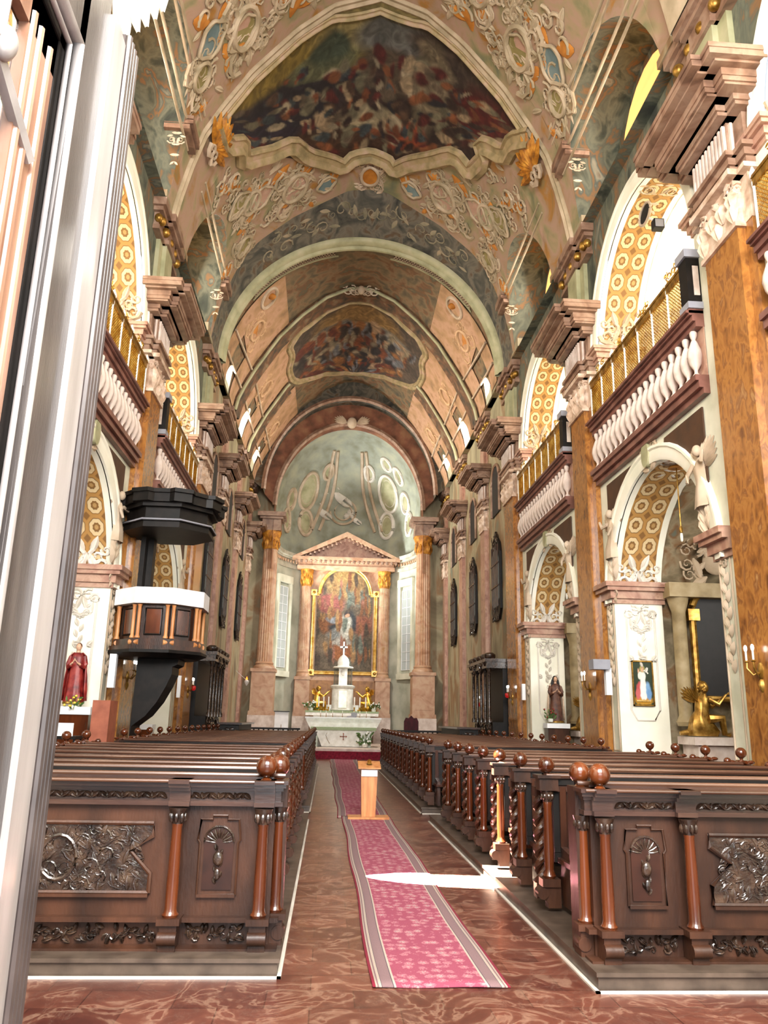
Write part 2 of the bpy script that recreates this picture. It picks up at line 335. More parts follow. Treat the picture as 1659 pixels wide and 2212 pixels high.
# ------------------------------------------------------------------ profiles of the vaults
def interp(x, X, H):
    if x <= X[0]: return H[0]
    for i in range(len(X)-1):
        if x <= X[i+1]: return H[i]+(H[i+1]-H[i])*(x-X[i])/(X[i+1]-X[i])
    return H[-1]
XA = [0, 1.25, 2.2, 3.3, 4.0, 4.4, 4.65, 4.85, 4.95]; HA = [7.2, 6.7, 5.8, 4.4, 3.2, 2.4, 1.5, .6, 0]
XB = [0, .65, 1.03, 2.5, 3.6, 4.0, 4.3, 4.65, 4.85, 4.95]; HB = [6.0, 5.93, 5.7, 4.75, 3.76, 3.2, 2.6, 1.6, .7, 0]
XC = [4.95*sin(i*pi/40) for i in range(21)]; HC = [5.05*cos(i*pi/40) for i in range(21)]
XP = [0, .5, 1.5, 2.5, 3.35, 4.2, 4.6, 4.85, 4.95]; HP = [5.75, 5.7, 5.2, 4.3, 3.3, 1.9, 1.1, .5, 0]
def prA(x): return 13.3+interp(abs(x), XA, HA)
def prB(x): return 13.3+interp(abs(x), XB, HB)
def prC(x): return 13.3+interp(abs(x), XC, HC)
def prP(x): return 13.3+interp(abs(x), XP, HP)
def zv(x, Y):
    if Y < 18.3: return prA(x)
    if Y < 23.6: t = (Y-18.3)/5.3; return prA(x)*(1-t)+prB(x)*t
    if Y < 24.9: return prB(x)
    if Y < 29.8: t = (Y-24.9)/4.9; return prC(x)*(1-t)+prP(x)*t
    return prP(x)
def xat(z, Y):
    a, b = 0.0, 4.95
    for _ in range(30):
        m_ = (a+b)/2
        if zv(m_, Y) > z: a = m_
        else: b = m_
    return (a+b)/2
ORD = ['first', 'second', 'third', 'fourth', 'fifth', 'sixth', 'seventh', 'eighth', 'ninth', 'tenth', 'eleventh', 'twelfth', 'thirteenth', 'fourteenth', 'fifteenth']
SIDE = {-1: 'left', 1: 'right'}
XW = 5.23
# ------------------------------------------------------------------ floor
m = M(); m.box(-9.2, 9.2, -3, 34.1, -.2, 0); tag(build('floor', m, FLOOR, smooth=False), 'red marble slab floor of the nave with pale veins', 'floor', kind='structure')
m = M(); m.box(-5.1, 5.1, 34.12, 45.5, -.2, .4); tag(build('floor', m, PALE, smooth=False), 'raised pale floor of the sanctuary behind the red step', 'floor', kind='structure')
# ------------------------------------------------------------------ nave walls with arches
RL, ZL, RU, ZU = 2.3, 4.1, 2.45, 9.9
def wall_side(s):
    m = M(); ys = set([-3.0, 24.9])
    y = -3.0
    for yc in BAYS:
        for i in range(33):
            a = pi*i/32; ys.add(round(yc-RL*cos(a), 4)); ys.add(round(yc-RU*cos(a), 4))
    ys = sorted(ys); x = s*XW
    def low(y):
        for yc in BAYS:
            if abs(y-yc) < RL-1e-3: return ZL+sqrt(RL*RL-(y-yc)**2)
        return 0
    def upr(y):
        for yc in BAYS:
            if abs(y-yc) < RU-1e-3: return ZU+sqrt(RU*RU-(y-yc)**2)
        return None
    for a, b in zip(ys, ys[1:]):
        mid = (a+b)/2; inl = any(abs(mid-yc) < RL for yc in BAYS); inu = any(abs(mid-yc) < RU for yc in BAYS)
        zl = (lambda t: max(low(t), ZL) if inl else 0); 
        m.q((x, a, zl(a)), (x, b, zl(b)), (x, b, 8.0), (x, a, 8.0))
        zu = (lambda t: (upr(t) or ZU) if inu else 8.0)
        m.q((x, a, zu(a)), (x, b, zu(b)), (x, b, 13.3), (x, a, 13.3))
    o = build('wall_'+SIDE[s], m, WALL, smooth=False)
    return tag(o, 'pale green arcade wall on the %s side of the nave' % SIDE[s], 'wall', kind='structure')
for s in (-1, 1): wall_side(s)
# painted upper wall skin over the arches (thin fresco layer, follows the wall)
for s in (-1, 1):
    m = M(); x = s*(XW-.012)
    ys = [-3.0]+[round(yc-2.85*cos(pi*i/24), 4) for yc in BAYS for i in range(25)]+[24.9]
    for a, b in zip(ys, ys[1:]):
        mid = (a+b)/2
        def z0(t):
            for yc in BAYS:
                if abs(mid-yc) < 2.85: return ZU+sqrt(max(0, 2.85**2-(t-yc)**2))
            return 9.9
        m.q((x, a, z0(a)), (x, b, z0(b)), (x, b, 13.3), (x, a, 13.3))
    tag(build('trim_1' if s < 0 else 'trim_2', m, FRES, smooth=False), 'dark painted figures high on the %s wall above the gallery arches' % SIDE[s], 'mural', kind='structure')
# arch reveals : coffered soffit + jambs + impost + archivolt
def arch_curve(yc, r, z0, n=24): return [(yc-r*cos(pi*i/n), z0+r*sin(pi*i/n)) for i in range(n+1)]
names_b = ['nearest', 'middle', 'far']
def arch(s, k, yc, lower):
    r, z0 = (RL, ZL) if lower else (RU, ZU); zb = 0 if lower else 8.0; X0, X1 = XW, 6.26; lv = 'chapel' if lower else 'gallery'
    if k == 0 and (s < 0 or lower): full = False
    else: full = True
    t = thing('arch', '%s arch, %s bay of the %s nave wall, soffit with rosettes' % (lv, names_b[k], SIDE[s]), 'arch', (s*5.75, yc, zb), 'arches of the nave arcade')
    m = M(); n = 24; cell = .48; uv = []
    for i in range(n+1):
        a = pi*i/n; y, z = yc-r*cos(a), z0+r*sin(a)
        for j, X in enumerate((X0+.02, X0+.14, X1-.14, X1)): m.v.append((s*X, y, z)); 
    for i in range(n):
        for j in (0, 2): q = i*4+j; m.f.append((q, q+4, q+5, q+1))
    build('soffit_edge', m, JAMB, t)
    m = M(); uv = []
    for i in range(n+1):
        a = pi*i/n; y, z = yc-r*cos(a), z0+r*sin(a); L_ = r*a/cell
        for j, X in enumerate((X0+.14, X1-.14)): m.v.append((s*X, y, z)); uv.append((j*2.0, L_))
    for i in range(n): q = i*2; m.f.append((q, q+2, q+3, q+1))
    m.uv = uv; build('coffered_soffit', m, RING, t)
    for d in (-1, 1):
        m = M(); y = yc+d*r; m.q((s*X0, y, zb), (s*X1, y, zb), (s*X1, y, z0), (s*X0, y, z0)); build('jamb', m, JAMB, t, smooth=False)
    # archivolt band
    m = M(); path = [((s*X0, y, z), (0, -(cos(pi*i/n)), sin(pi*i/n)), (-s, 0, 0)) for i, (y, z) in enumerate(arch_curve(yc, r, z0, n))]
    m.sweep(path, [(0, 0), (0, .05), (.05, .07), (.22, .07), (.25, .1), (.30, .1), (.32, 0)]); build('archivolt', m, JAMB, t)
    # imposts
    if lower or full:
        zi = 4.08 if lower else 9.72
        for d in (-1, 1):
            m = M(); y = yc+d*r
            ya, yb = sorted((y-d*.02, y+d*.62))
            for (h0, h1, p) in ((0, .10, .05), (.10, .26, .11), (.26, .34, .20), (.34, .44, .25)):
                if not lower: h0, h1, p = h0*.8, h1*.8, p*.7
                xx = sorted((s*(X0-p), s*(X1+.05))); yy = sorted((y-d*p, y+d*.58)); m.box(xx[0], xx[1], yy[0], yy[1], zi+h0, zi+h1)
            build('impost', m, PINK, t, smooth=False)
    # stucco at foot of soffit and at crown, on the jamb
    if full:
        m = M()
        y = yc+r
        def G(u, v, h):   # on soffit near far springing; u across depth, v along arc
            a = pi-(v)/r; rr = r-h; return (s*((X0+X1)/2+u), yc-rr*cos(a), z0+rr*sin(a))
        for sg in (-1, 1):
            H_ = lambda u, v, h, sg=sg: G(sg*u, v, h)
            scroll(m, H_, .2, .62, .15, 2, 1, 1.3, .3); scroll(m, H_, .32, .45, .16, 0, -1, 1.3, .3); leaf(m, H_, .14, .85, .4, .16, 1.2, .5)
            leaf(m, H_, .1, .5, .42, .18, 2, .5); scroll(m, H_, .38, .75, .1, 3, 1, 1.2, .3); leaf(m, H_, .3, .3, .4, .14, .2, .5)
        for c0 in (.48, .52): pass
        def G2(u, v, h):
            a = pi*.5-(v)/r; rr = r-h; return (s*((X0+X1)/2+u), yc-rr*cos(a), z0+rr*sin(a))
        ornament(m, G2, .8, 1.0, 7, 5, size=.15)
        build('stucco_scrolls', m, WSTUC if lower else STUC, t)
        if lower:
            m = M(); F = planeF((s*5.77, y-.005, 2.95), (s, 0, 0), (0, 0, 1), (0, -1, 0))
            # recessed panel border
            m.tube([F(u, v, 0) for u, v in ((-.30, 1.0), (.30, 1.0), (.30, -1.05), (.18, -1.25), (-.18, -1.25), (-.30, -1.05), (-.30, 1.0))], .022, 6)
            garland(m, F, .5, -.0, 3, .05)
            for sg in (-1, 1):
                H_ = lambda u, v, h, sg=sg: F(sg*u, v, h)
                scroll(m, H_, .12, .98, .11, 1, 1, 1.3, .25); scroll(m, H_, .26, .9, .10, 3, -1, 1.2, .25); leaf(m, H_, .2, .72, .3, .1, 1.5, .6)
                leaf(m, H_, .06, .82, .32, .11, 1.9, .6); scroll(m, H_, .13, .62, .08, 0, 1, 1.2, .3)
            garland(m, planeF(F(0, .9, 0), (s, 0, 0), (0, 0, 1), (0, -1, 0)), .42, .34, 9, .04)
            for j in range(7): leaf(m, F, .05*(-1)**j, .42-.11*j, .17, .09, 1.2*(-1)**j, .8)
            scroll(m, F, 0, -.32, .07, 0, 1, 1.3, .3)
            build('stucco_garland', m, WSTUC, t)
            m = M(); xx = sorted((s*5.24, s*6.3)); m.box(xx[0], xx[1], y-.04, y+.5, 0, 1.02); build('plinth', m, PALE, t, smooth=False)
for s in (-1, 1):
    for k, yc in enumerate(BAYS): arch(s, k, yc, True); arch(s, k, yc, False)
# spandrel reliefs with winged figures + cartouche on the keystone
def wing(m, o, a, b, n, L=.7, k=7, sp=.9):
    F = planeF(o, a, b, n)
    for i in range(k):
        t = i/(k-1); ang = sp*(t-.3)+.4; l = L*(1-.45*abs(t-.35)); leaf(m, F, cos(ang)*l*.5, sin(ang)*l*.5, l, L*.2, ang, .5)
def relief_figure(m, F, sc, d=1):
    def T(u, v, h): return F(d*u*sc, v*sc, h*sc)
    ctr = [(.0, 0), (.02, .3), (-.03, .6), (-.08, .9), (-.06, 1.12)]; wd = [.30, .27, .2, .22, .12]
    i = len(m.v)
    for (u, v), w_ in zip(ctr, wd):
        for k in range(9): a = pi*k/8; m.v.append(T(u-w_*cos(a), v, w_*.75*sin(a)*(1+.15*cos(7*a))))
    for j in range(4):
        for k in range(8): m.f.append((i+j*9+k, i+j*9+k+1, i+(j+1)*9+k+1, i+(j+1)*9+k))
    m.ell(T(-.05, 1.28, .1), (.105*sc, .105*sc, .13*sc), 10, 8)
    m.tube([T(.1, 1.0, .12), T(.32, .95, .2), T(.45, 1.15, .22)], [.06*sc, .05*sc, .035*sc], 6)
    m.tube([T(-.2, 1.0, .12), T(-.36, .8, .2), T(-.3, .6, .25)], [.06*sc, .05*sc, .035*sc], 6)
    G = lambda u, v, h: T(u, v, h)
    for sg in (-1, 1):
        for i in range(7):
            t = i/6; ang = .2+1.1*t; l = .75*(1-.35*abs(t-.5)); leaf(m, lambda u, v, h: G(sg*u-.05, v+.85, h), cos(ang)*l*.62, sin(ang)*l*.62, l, .16, ang, .6)
    for i in range(6): leaf(m, G, (-1)**i*.16, .1-.09*i, .5, .2, 1.2*(-1)**i, .8)
for s in (-1, 1):
    for k, yc in enumerate(BAYS):
        if k == 0 and s < 0: continue
        x = s*(XW-.01)
        for d in (-1, 1):
            F = planeF((x, yc+d*1.98, 5.35), (0, 1, 0), (0, 0, 1), (-s, 0, 0))
            m = M(); pts = [(d*-1.25, 1.12), (d*-1.2, 1.32), (d*.30, 1.32), (d*.30, -.15), (d*.1, .1), (d*-.3, .55), (d*-.7, .85)]
            m.prism(pts, F, .002, .03)
            build_o = build('spandrel_panel', m, BLACKW if False else mat('dark_spandrel', ['3a2412', '4e3018'], 4, .6) if 'dark_spandrel' not in MATS else MATS['dark_spandrel'], None, False)
            tag(build_o, 'dark brown spandrel field %s the %s chapel arch on the %s wall' % ('this side of' if d < 0 else 'beyond', names_b[k], SIDE[s]), 'panel', 'spandrel fields of the arcade')
            m = M(); F2 = planeF((x, yc+d*2.12, 5.0), (0, 1, 0), (0, 0, 1), (-s, 0, 0)); relief_figure(m, F2, .76, d)
            ornament(m, planeF((x, yc+d*2.25, 4.5), (0, 1, 0), (0, 0, 1), (-s, 0, 0)), .35, .9, 6, 3+k, False, .3)
            o = build('stucco_angel', m, STUC); tag(o, 'winged stucco figure %s the %s chapel arch, %s wall' % ('this side of' if d < 0 else 'beyond', names_b[k], SIDE[s]), 'relief', 'winged figures in the spandrels')
        for d in (-1, 1):
            t = thing('wall_garland', 'slim stucco garland on the wall face %s the %s chapel arch, %s' % ('this side of' if d < 0 else 'beyond', names_b[k], SIDE[s]), 'garland', (x, yc+d*2.62, 3.0), 'slim wall garlands')
            F = planeF((x, yc+d*2.52, 3.0), (0, 1, 0), (0, 0, 1), (-s, 0, 0)); m = M(); rd = random.Random(k)
            for j in range(12): leaf(m, F, .05*(-1)**j, .9-.13*j, .2, .1, 1.3*(-1)**j, .7)
            scroll(m, F, 0, 1.02, .09, 0, 1, 1.3, .25); build('foliage', m, STUC, t)
            m = M(); m.tube([F(u, v, .0) for u, v in ((-.17, -1.9), (.17, -1.9), (.17, 1.15), (-.17, 1.15), (-.17, -1.9))], .018, 6); build('panel_border', m, STUC, t)
        t = thing('cartouche', 'stucco cartouche over the crown of the %s chapel arch on the %s wall' % (names_b[k], SIDE[s]), 'cartouche', (x, yc, 6.35), 'arch cartouches')
        F = planeF((x, yc, 6.62), (0, 1, 0), (0, 0, 1), (-s, 0, 0)); m = M(); ornament(m, F, .8, .75, 9, 11+k, True, .2); build('scroll_border', m, STUC, t)
        m = M(); m.prism([(.17*cos(a*pi/8), .26*sin(a*pi/8)) for a in range(16)], F, .0, .09); build('shield', m, GREENM, t)
# ------------------------------------------------------------------ aisle chapels and galleries behind the arcade
for s in (-1, 1):
    m = M()
    m.q((s*9, -3, 0), (s*9, 24.9, 0), (s*9, 24.9, 13), (s*9, -3, 13))
    tag(build('wall_%s_outer' % SIDE[s], m, FRES, smooth=False), 'painted outer wall behind the %s chapels' % SIDE[s], 'wall', kind='structure')
    m = M(); m.box(*sorted((s*5.25, s*9)), -3, 24.9, 7.05, 7.6)
    tag(build('floor_gallery_%s' % SIDE[s], m, WALL, smooth=False), 'gallery floor slab over the %s chapels' % SIDE[s], 'floor', kind='structure')
    for k, yc in enumerate(BAYS):
        for (r, z0, X1) in ((2.45, 4.0, 9), (2.55, 9.9, 9)):
            m = M(); n = 20
            m.grid(lambda a, b: (s*(6.26+(X1-6.26)*b), yc-r*cos(pi*a), z0+r*sin(pi*a)), n, 1)
            for d in (-1, 1): zb = 0 if z0 < 5 else 7.6; m.q((s*6.26, yc+d*r, zb), (s*X1, yc+d*r, zb), (s*X1, yc+d*r, z0), (s*6.26, yc+d*r, z0))
            for i in range(n):
                a0, a1 = pi*i/n, pi*(i+1)/n; ri = 2.29 if z0 < 5 else 2.44
                zc = ZL if z0 < 5 else ZU
                m.q((s*6.26, yc-ri*cos(a0), zc+ri*sin(a0)), (s*6.26, yc-ri*cos(a1), zc+ri*sin(a1)), (s*6.26, yc-(r+.02)*cos(a1), z0+(r+.02)*sin(a1)), (s*6.26, yc-(r+.02)*cos(a0), z0+(r+.02)*sin(a0)))
            if 'chapel_paint' not in MATS: mat('chapel_paint', [(.3, '463a28'), (.42, '72644a'), (.5, '948468'), (.58, '7c5a38'), (.68, '646a5c'), (.8, '3c2e20')], 1.6, .8, detail=10, dist=.5)
            low_ = z0 < 5
            tag(build('wall_%s_%s' % (SIDE[s], 'chapel' if low_ else 'gallery'), m, MATS['chapel_paint'] if low_ else JAMB), ('painted side walls and vault of the %s chapel on the %s' if low_ else 'cream plastered vault of the %s gallery bay on the %s') % (names_b[k], SIDE[s]), 'wall', kind='structure')
        wdw = M(); wdw.prism([(-.7, -1.2), (.7, -1.2), (.7, .8), (.5, 1.15), (0, 1.35), (-.5, 1.15), (-.7, .8)], planeF((s*8.99, yc-.6, 10.4), (0, 1, 0), (0, 0, 1), (-s, 0, 0)), 0, .05)
        tag(build('window_%d' % (k+1+3*(s > 0)), wdw, PANE, smooth=False), 'bright window in the back wall of the %s gallery bay on the %s' % (names_b[k], SIDE[s]), 'window', kind='structure')
# lunette walls and vault
LUN = [(6.75, 2.5, 2.55), (14.0, 2.45, 2.6), (21.1, 2.2, 2.5), (27.6, .5, 1.0), (32.3, .6, 1.2), (37.3, .6, 1.2)]
def zl(Y):
    for yc, hw, ht in LUN:
        if abs(Y-yc) < hw: return 13.3+ht*sqrt(1-((Y-yc)/hw)**2)
    return 13.3
def vault(name, Y0, Y1, material, label):
    m = M(); ys = set([Y0, Y1]); n = int((Y1-Y0)/.35)
    for i in range(n): ys.add(Y0+(Y1-Y0)*i/n)
    for yc, hw, ht in LUN:
        for i in range(25):
            y = yc-hw*cos(pi*i/24)
            if Y0 < y < Y1: ys.add(y)
    ys = sorted(ys); NX = 64
    for y in ys:
        xm = xat(max(zl(y), 13.3), y) if zl(y) > 13.31 else 4.95; fm = math.asin(min(1, xm/4.95))
        for i in range(NX+1): x = 4.95*sin(fm*(2*i/NX-1)); m.v.append((x, y, zv(x, y)))
    for j in range(len(ys)-1):
        for i in range(NX): a = j*(NX+1)+i; m.f.append((a, a+1, a+NX+2, a+NX+1))
    return tag(build(name, m, material, ang=60), label, 'ceiling', kind='structure')
vault('ceiling', 2.0, 18.3, VAULT, 'stuccoed nave vault nearest the camera')
vault('ceiling_second', 18.3, 23.6, VAULT, 'stuccoed nave vault around the dark ceiling painting')
vault('ceiling_third', 24.9, 41.0, VAULTC, 'painted barrel vault of the choir')
for s in (-1, 1):
    for k, (yc, hw, ht) in enumerate(LUN):
        m = M(); n = 22
        def F(a, b):
            y = yc-hw*cos(pi*a); z = 13.3+ht*sin(pi*a); x0 = xat(z, y) if z > 13.35 else 4.95; return (s*(x0+(5.75-x0)*b), y, z)
        m.grid(F, n, 3)
        m.q((s*4.95, yc-hw, 13.3), (s*5.75, yc-hw, 13.3), (s*5.75, yc+hw, 13.3), (s*4.95, yc+hw, 13.3))
        for i in range(n):
            a0, a1 = pi*i/n, pi*(i+1)/n; y0, y1 = yc-hw*cos(a0), yc-hw*cos(a1)
            m.q((s*5.75, y0, 13.3), (s*5.75, y1, 13.3), (s*5.75, y1, 13.3+ht*sin(a1)), (s*5.75, y0, 13.3+ht*sin(a0)))
        tag(build('wall_%s_lunette' % SIDE[s], m, FRES if k < 3 else WALL), 'lunette recess %s along the %s side of the vault' % (ORD[k], SIDE[s]), 'wall', kind='structure')
        F = planeF((s*5.74, yc, 13.55), (0, 1, 0), (0, 0, 1), (-s, 0, 0)); m = M()
        m.prism([(-.62*hw, 0), (.62*hw, 0)]+[(.62*hw*cos(pi*i/10), .25*ht+.55*ht*sin(pi*i/10)) for i in range(11)], F, 0, .03)
        tag(build('window_%d' % (10+k+6*(s > 0)), m, PANEO if (k < 3) else PANE, smooth=False), 'clerestory window %s along the %s vault side' % (ORD[k], SIDE[s]), 'window', kind='structure')
for s in (-1, 1):
    m = M(); m.box(*sorted((s*4.93, s*9.1)), 22.9, 24.95, 13.32, 13.6); m.box(*sorted((s*4.93, s*5.9)), -3, 4.4, 13.32, 13.6); m.box(*sorted((s*4.9, s*5.9)), 9.1, 11.7, 13.32, 13.5); m.box(*sorted((s*4.93, s*5.9)), 16.3, 19.1, 13.32, 13.5)
    for a, b in ((24.9, 27.1), (28.1, 31.7), (32.9, 36.7), (37.9, 41)): m.box(*sorted((s*4.93, s*5.9)), a, b, 13.32, 13.5)
    m.q((s*3.85, 41.02, 0), (s*9, 41.02, 0), (s*9, 41.02, 14), (s*3.85, 41.02, 14))
    m.box(*sorted((s*5.85, s*5.95)), -3, 41, 13, 20)
    tag(build('wall_%s_upper' % SIDE[s], m, CHOIRW, smooth=False), 'upper masonry ledge and end walls on the %s side' % SIDE[s], 'wall', kind='structure')
# dark face between nave vault and chancel arch, chancel arch, choir transverse arches, apse arch
def face(name, Y, outer, inner, material, label, n=64, zlow=13.3):
    m = M()
    for i in range(n+1):
        a = pi*i/n-pi/2; m.v.append(outer(a)+()); m.v.append(inner(a)+())
    m.v = [(p[0], Y, p[1]) for p in m.v]
    for i in range(n): m.f.append((2*i, 2*i+2, 2*i+3, 2*i+1))
    return tag(build(name, m, material, smooth=False), label, 'trim', kind='structure')
def cP(fn): return lambda a: (4.95*sin(a), fn(4.95*sin(a)))
def circ(r, zc=13.3, b=None): return lambda a: (r*sin(a), zc+(b or r)*cos(a))
m = M(); n = 64
def band(a, b):
    t = a*pi-pi/2; x = 4.95*sin(t); y = 23.6+1.3*b; bb = b**.8; return (x*(1-.012*b), y, prB(x)*(1-bb)+(13.3+4.95*cos(t)*.985)*bb)
m.grid(band, n, 6); tag(build('trim_3', m, VAULTD), 'dark painted band with figures over the chancel arch', 'trim', kind='structure')
m = M()
for i in range(22):
    rd = random.Random(i); a = -.75+1.5*i/21
    def Fb(u, v, h, a=a): t = a+u/4.9; x = 4.95*sin(t); p = band((t+pi/2)/pi, .35+v*.6); return (p[0], p[1]-h*.3, p[2]-h)
    scroll(m, Fb, 0, rd.uniform(-.3, .5), rd.uniform(.12, .28), rd.uniform(0, 6), rd.choice((-1, 1)), 1.1, .12); leaf(m, Fb, .1, rd.uniform(-.3, .6), .4, .16, rd.uniform(0, 3), .2)
tag(build('relief_frieze', m, mat('dim_stucco', ['6a6450', '8a8068', '9c8a70'], 3, .8)), 'dim scrolled relief on the dark band over the chancel arch', 'relief')
def transverse(name, Y, fn, prof, material, label, n=72, kind='structure', lo=0.0, hi=1.0):
    m = M(); path = []
    pts = [fn(pi*i/n-pi/2) for i in range(n+1)]
    for i in range(int(n*lo), int(n*hi)+1):
        p, q = Vector((pts[max(i-1, 0)][0], 0, pts[max(i-1, 0)][1])), Vector((pts[min(i+1, n)][0], 0, pts[min(i+1, n)][1]))
        t = (q-p).normalized(); nrm = Vector((t.z, 0, -t.x)); path.append(((pts[i][0], Y, pts[i][1]), (0, 1, 0), nrm))
    m.sweep(path, prof); return tag(build(name, m, material), label, 'arch', kind=kind)
# prof: (along Y, towards inside)
transverse('trim_4', 24.85, circ(4.93), [(-.05, 0), (-.05, .10), (0, .16), (.12, .2), (.2, .2), (.26, .28), (.36, .28), (.4, .2), (.4, 0)], GREENM, 'pale green moulded arch at the mouth of the choir')
transverse('trim_5', 16.95, cP(prA), [(0, -.2), (0, .03), (.05, .08), (.14, .05), (.22, .10), (.30, .05), (.34, -.2)], VREL, 'stuccoed transverse arch of the nave vault')
transverse('trim_6', 9.9, cP(prA), [(0, -.2), (0, .12), (.08, .16), (1.0, .16), (1.1, -.2)], VREL, 'stuccoed transverse arch nearest the camera')
RUST = mat('rust_arch_paint', [(.3, '2e2a22'), (.45, '54402c'), (.55, '6e4a30'), (.65, '7c6a50'), (.78, '8a4a24')], 2.2, .8, detail=11, dist=.5)
APR = [(0, -.2), (0, .05), (-.02, .14), (.06, .2), (.14, .14), (.9, .14), (.98, .2), (1.06, .14), (1.04, -.2)]; RIB = [(0, .10), (-.02, .16), (.03, .22), (.09, .18), (.09, .1)]
transverse('trim_7', 29.4, cP(prP), APR, RUST, 'first painted transverse arch of the choir vault')
transverse('trim_17', 29.35, cP(prP), RIB, GREENM, 'thin pale rib on the front of the first choir vault arch')
for k, (lo, hi, sd) in enumerate(((0, .28, 'left'), (.72, 1, 'right'))):
    transverse('trim_%d' % (20+k), 34.5, cP(prP), APR, RUST, 'second painted choir vault arch, %s half below the painting' % sd, lo=lo, hi=hi)
    transverse('trim_%d' % (22+k), 34.45, cP(prP), RIB, GREENM, 'thin pale rib of the second choir vault arch, %s half' % sd, lo=lo, hi=hi)
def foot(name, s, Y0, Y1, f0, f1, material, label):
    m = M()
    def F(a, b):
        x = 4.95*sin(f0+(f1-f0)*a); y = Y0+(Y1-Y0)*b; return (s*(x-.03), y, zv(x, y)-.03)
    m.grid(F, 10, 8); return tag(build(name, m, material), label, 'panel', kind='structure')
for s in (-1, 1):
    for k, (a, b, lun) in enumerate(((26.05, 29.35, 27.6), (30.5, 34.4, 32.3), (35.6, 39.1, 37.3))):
        foot('trim_%d' % (50+k+(10 if s > 0 else 0)), s, a, b, R(36), R(62), FOOTP, 'pale field painted as lit stucco above the %s choir lunette, %s' % (ORD[k], SIDE[s]))
        foot('trim_%d' % (30+k+(10 if s > 0 else 0)), s, a, lun-.62, R(62), R(86), FOOTP, 'pale field painted as lit stucco this side of the %s choir lunette, %s' % (ORD[k], SIDE[s]))
        foot('trim_%d' % (33+k+(10 if s > 0 else 0)), s, lun+.62, b, R(62), R(86), FOOTP, 'pale field painted as lit stucco beyond the %s choir lunette, %s' % (ORD[k], SIDE[s]))
        for z in (14.2, 15.0):
            m = M(); m.tube([(s*(xat(z, a+(b-a)*i/8)-.08), a+(b-a)*i/8, z) for i in range(9) if abs(a+(b-a)*i/8-lun) > .65 or z > 14.6], .05, 6)
            tag(build('vault_moulding', m, STUC), 'pale moulding at %s level by the %s choir lunette, %s' % ('lower' if z < 14.5 else 'upper', ORD[k], SIDE[s]), 'moulding', 'mouldings of the choir vault foot')
# lattice painted soffit strips behind the green arch: real diagonal grid
for s in (-1, 1):
    t = thing('trellis', 'curved trellis panel behind the %s half of the choir arch' % SIDE[s], 'lattice', (s*2.8, 25.4, 16.8), 'trellis panels behind the choir arch')
    m = M(); rr = 4.86
    def CY(a, y, h): q = rr-h; return (s*q*sin(a), y, 13.3+(q+.08)*cos(a))
    m.grid(lambda a, b: CY(.22+.72*a, 25.32+.55*b, -.03), 20, 1); build('backing', m, MATS['dark_spandrel'], t)
    m = M()
    nn = 34
    for i in range(-3, nn):
        for d in (1, -1):
            P = []
            for j in range(5):
                yy = j/4; aa = .22+.72*(i+ (3*yy if d > 0 else 3-3*yy))/nn
                if .22 <= aa <= .94: P.append(CY(aa, 25.32+.55*yy, .02))
            if len(P) > 1: m.tube(P, .014, 4)
    build('lattice_bars', m, STUC, t)
    m = M()
    for yy in (25.3, 25.9): m.tube([CY(.2+.76*i/24, yy, .02) for i in range(25)], .035, 6)
    build('border', m, GREENM, t)
# moulding cornices at the vault foot (z 13.3)
# ------------------------------------------------------------------ piers
PROFC = [(10.50, .10), (10.56, .22), (10.66, .26), (10.70, .46), (10.78, .50), (10.90, .52), (10.94, .66), (11.04, .78), (11.12, .80)]
def acanthus(m, X, yc, hw, z0, z1, s, n=3):
    F = planeF((s*X, yc, z0), (0, 1, 0), (0, 0, 1), (-s, 0, 0)); H = z1-z0
    for row in range(2):
        for i in range(n+row): u = (i/(n+row-1)*2-1)*hw*.92; leaf(m, F, u, H*(.25+.28*row), H*.5, hw*.55, pi/2, .45)
    for d in (-1, 1): scroll(m, F, d*hw*.85, H*.80, H*.17, pi/2, d, 1.5, .28)
    leaf(m, F, 0, H*.85, H*.22, H*.22, 0, .6)
    G = planeF((s*(X+.12), yc-hw, z0), (s, 0, 0), (0, 0, 1), (0, -1, 0))
    for row in range(2): leaf(m, G, 0, H*(.25+.28*row), H*.5, .2, pi/2, .5)
    scroll(m, G, -.05, H*.8, H*.15, 0, 1, 1.5, .28)
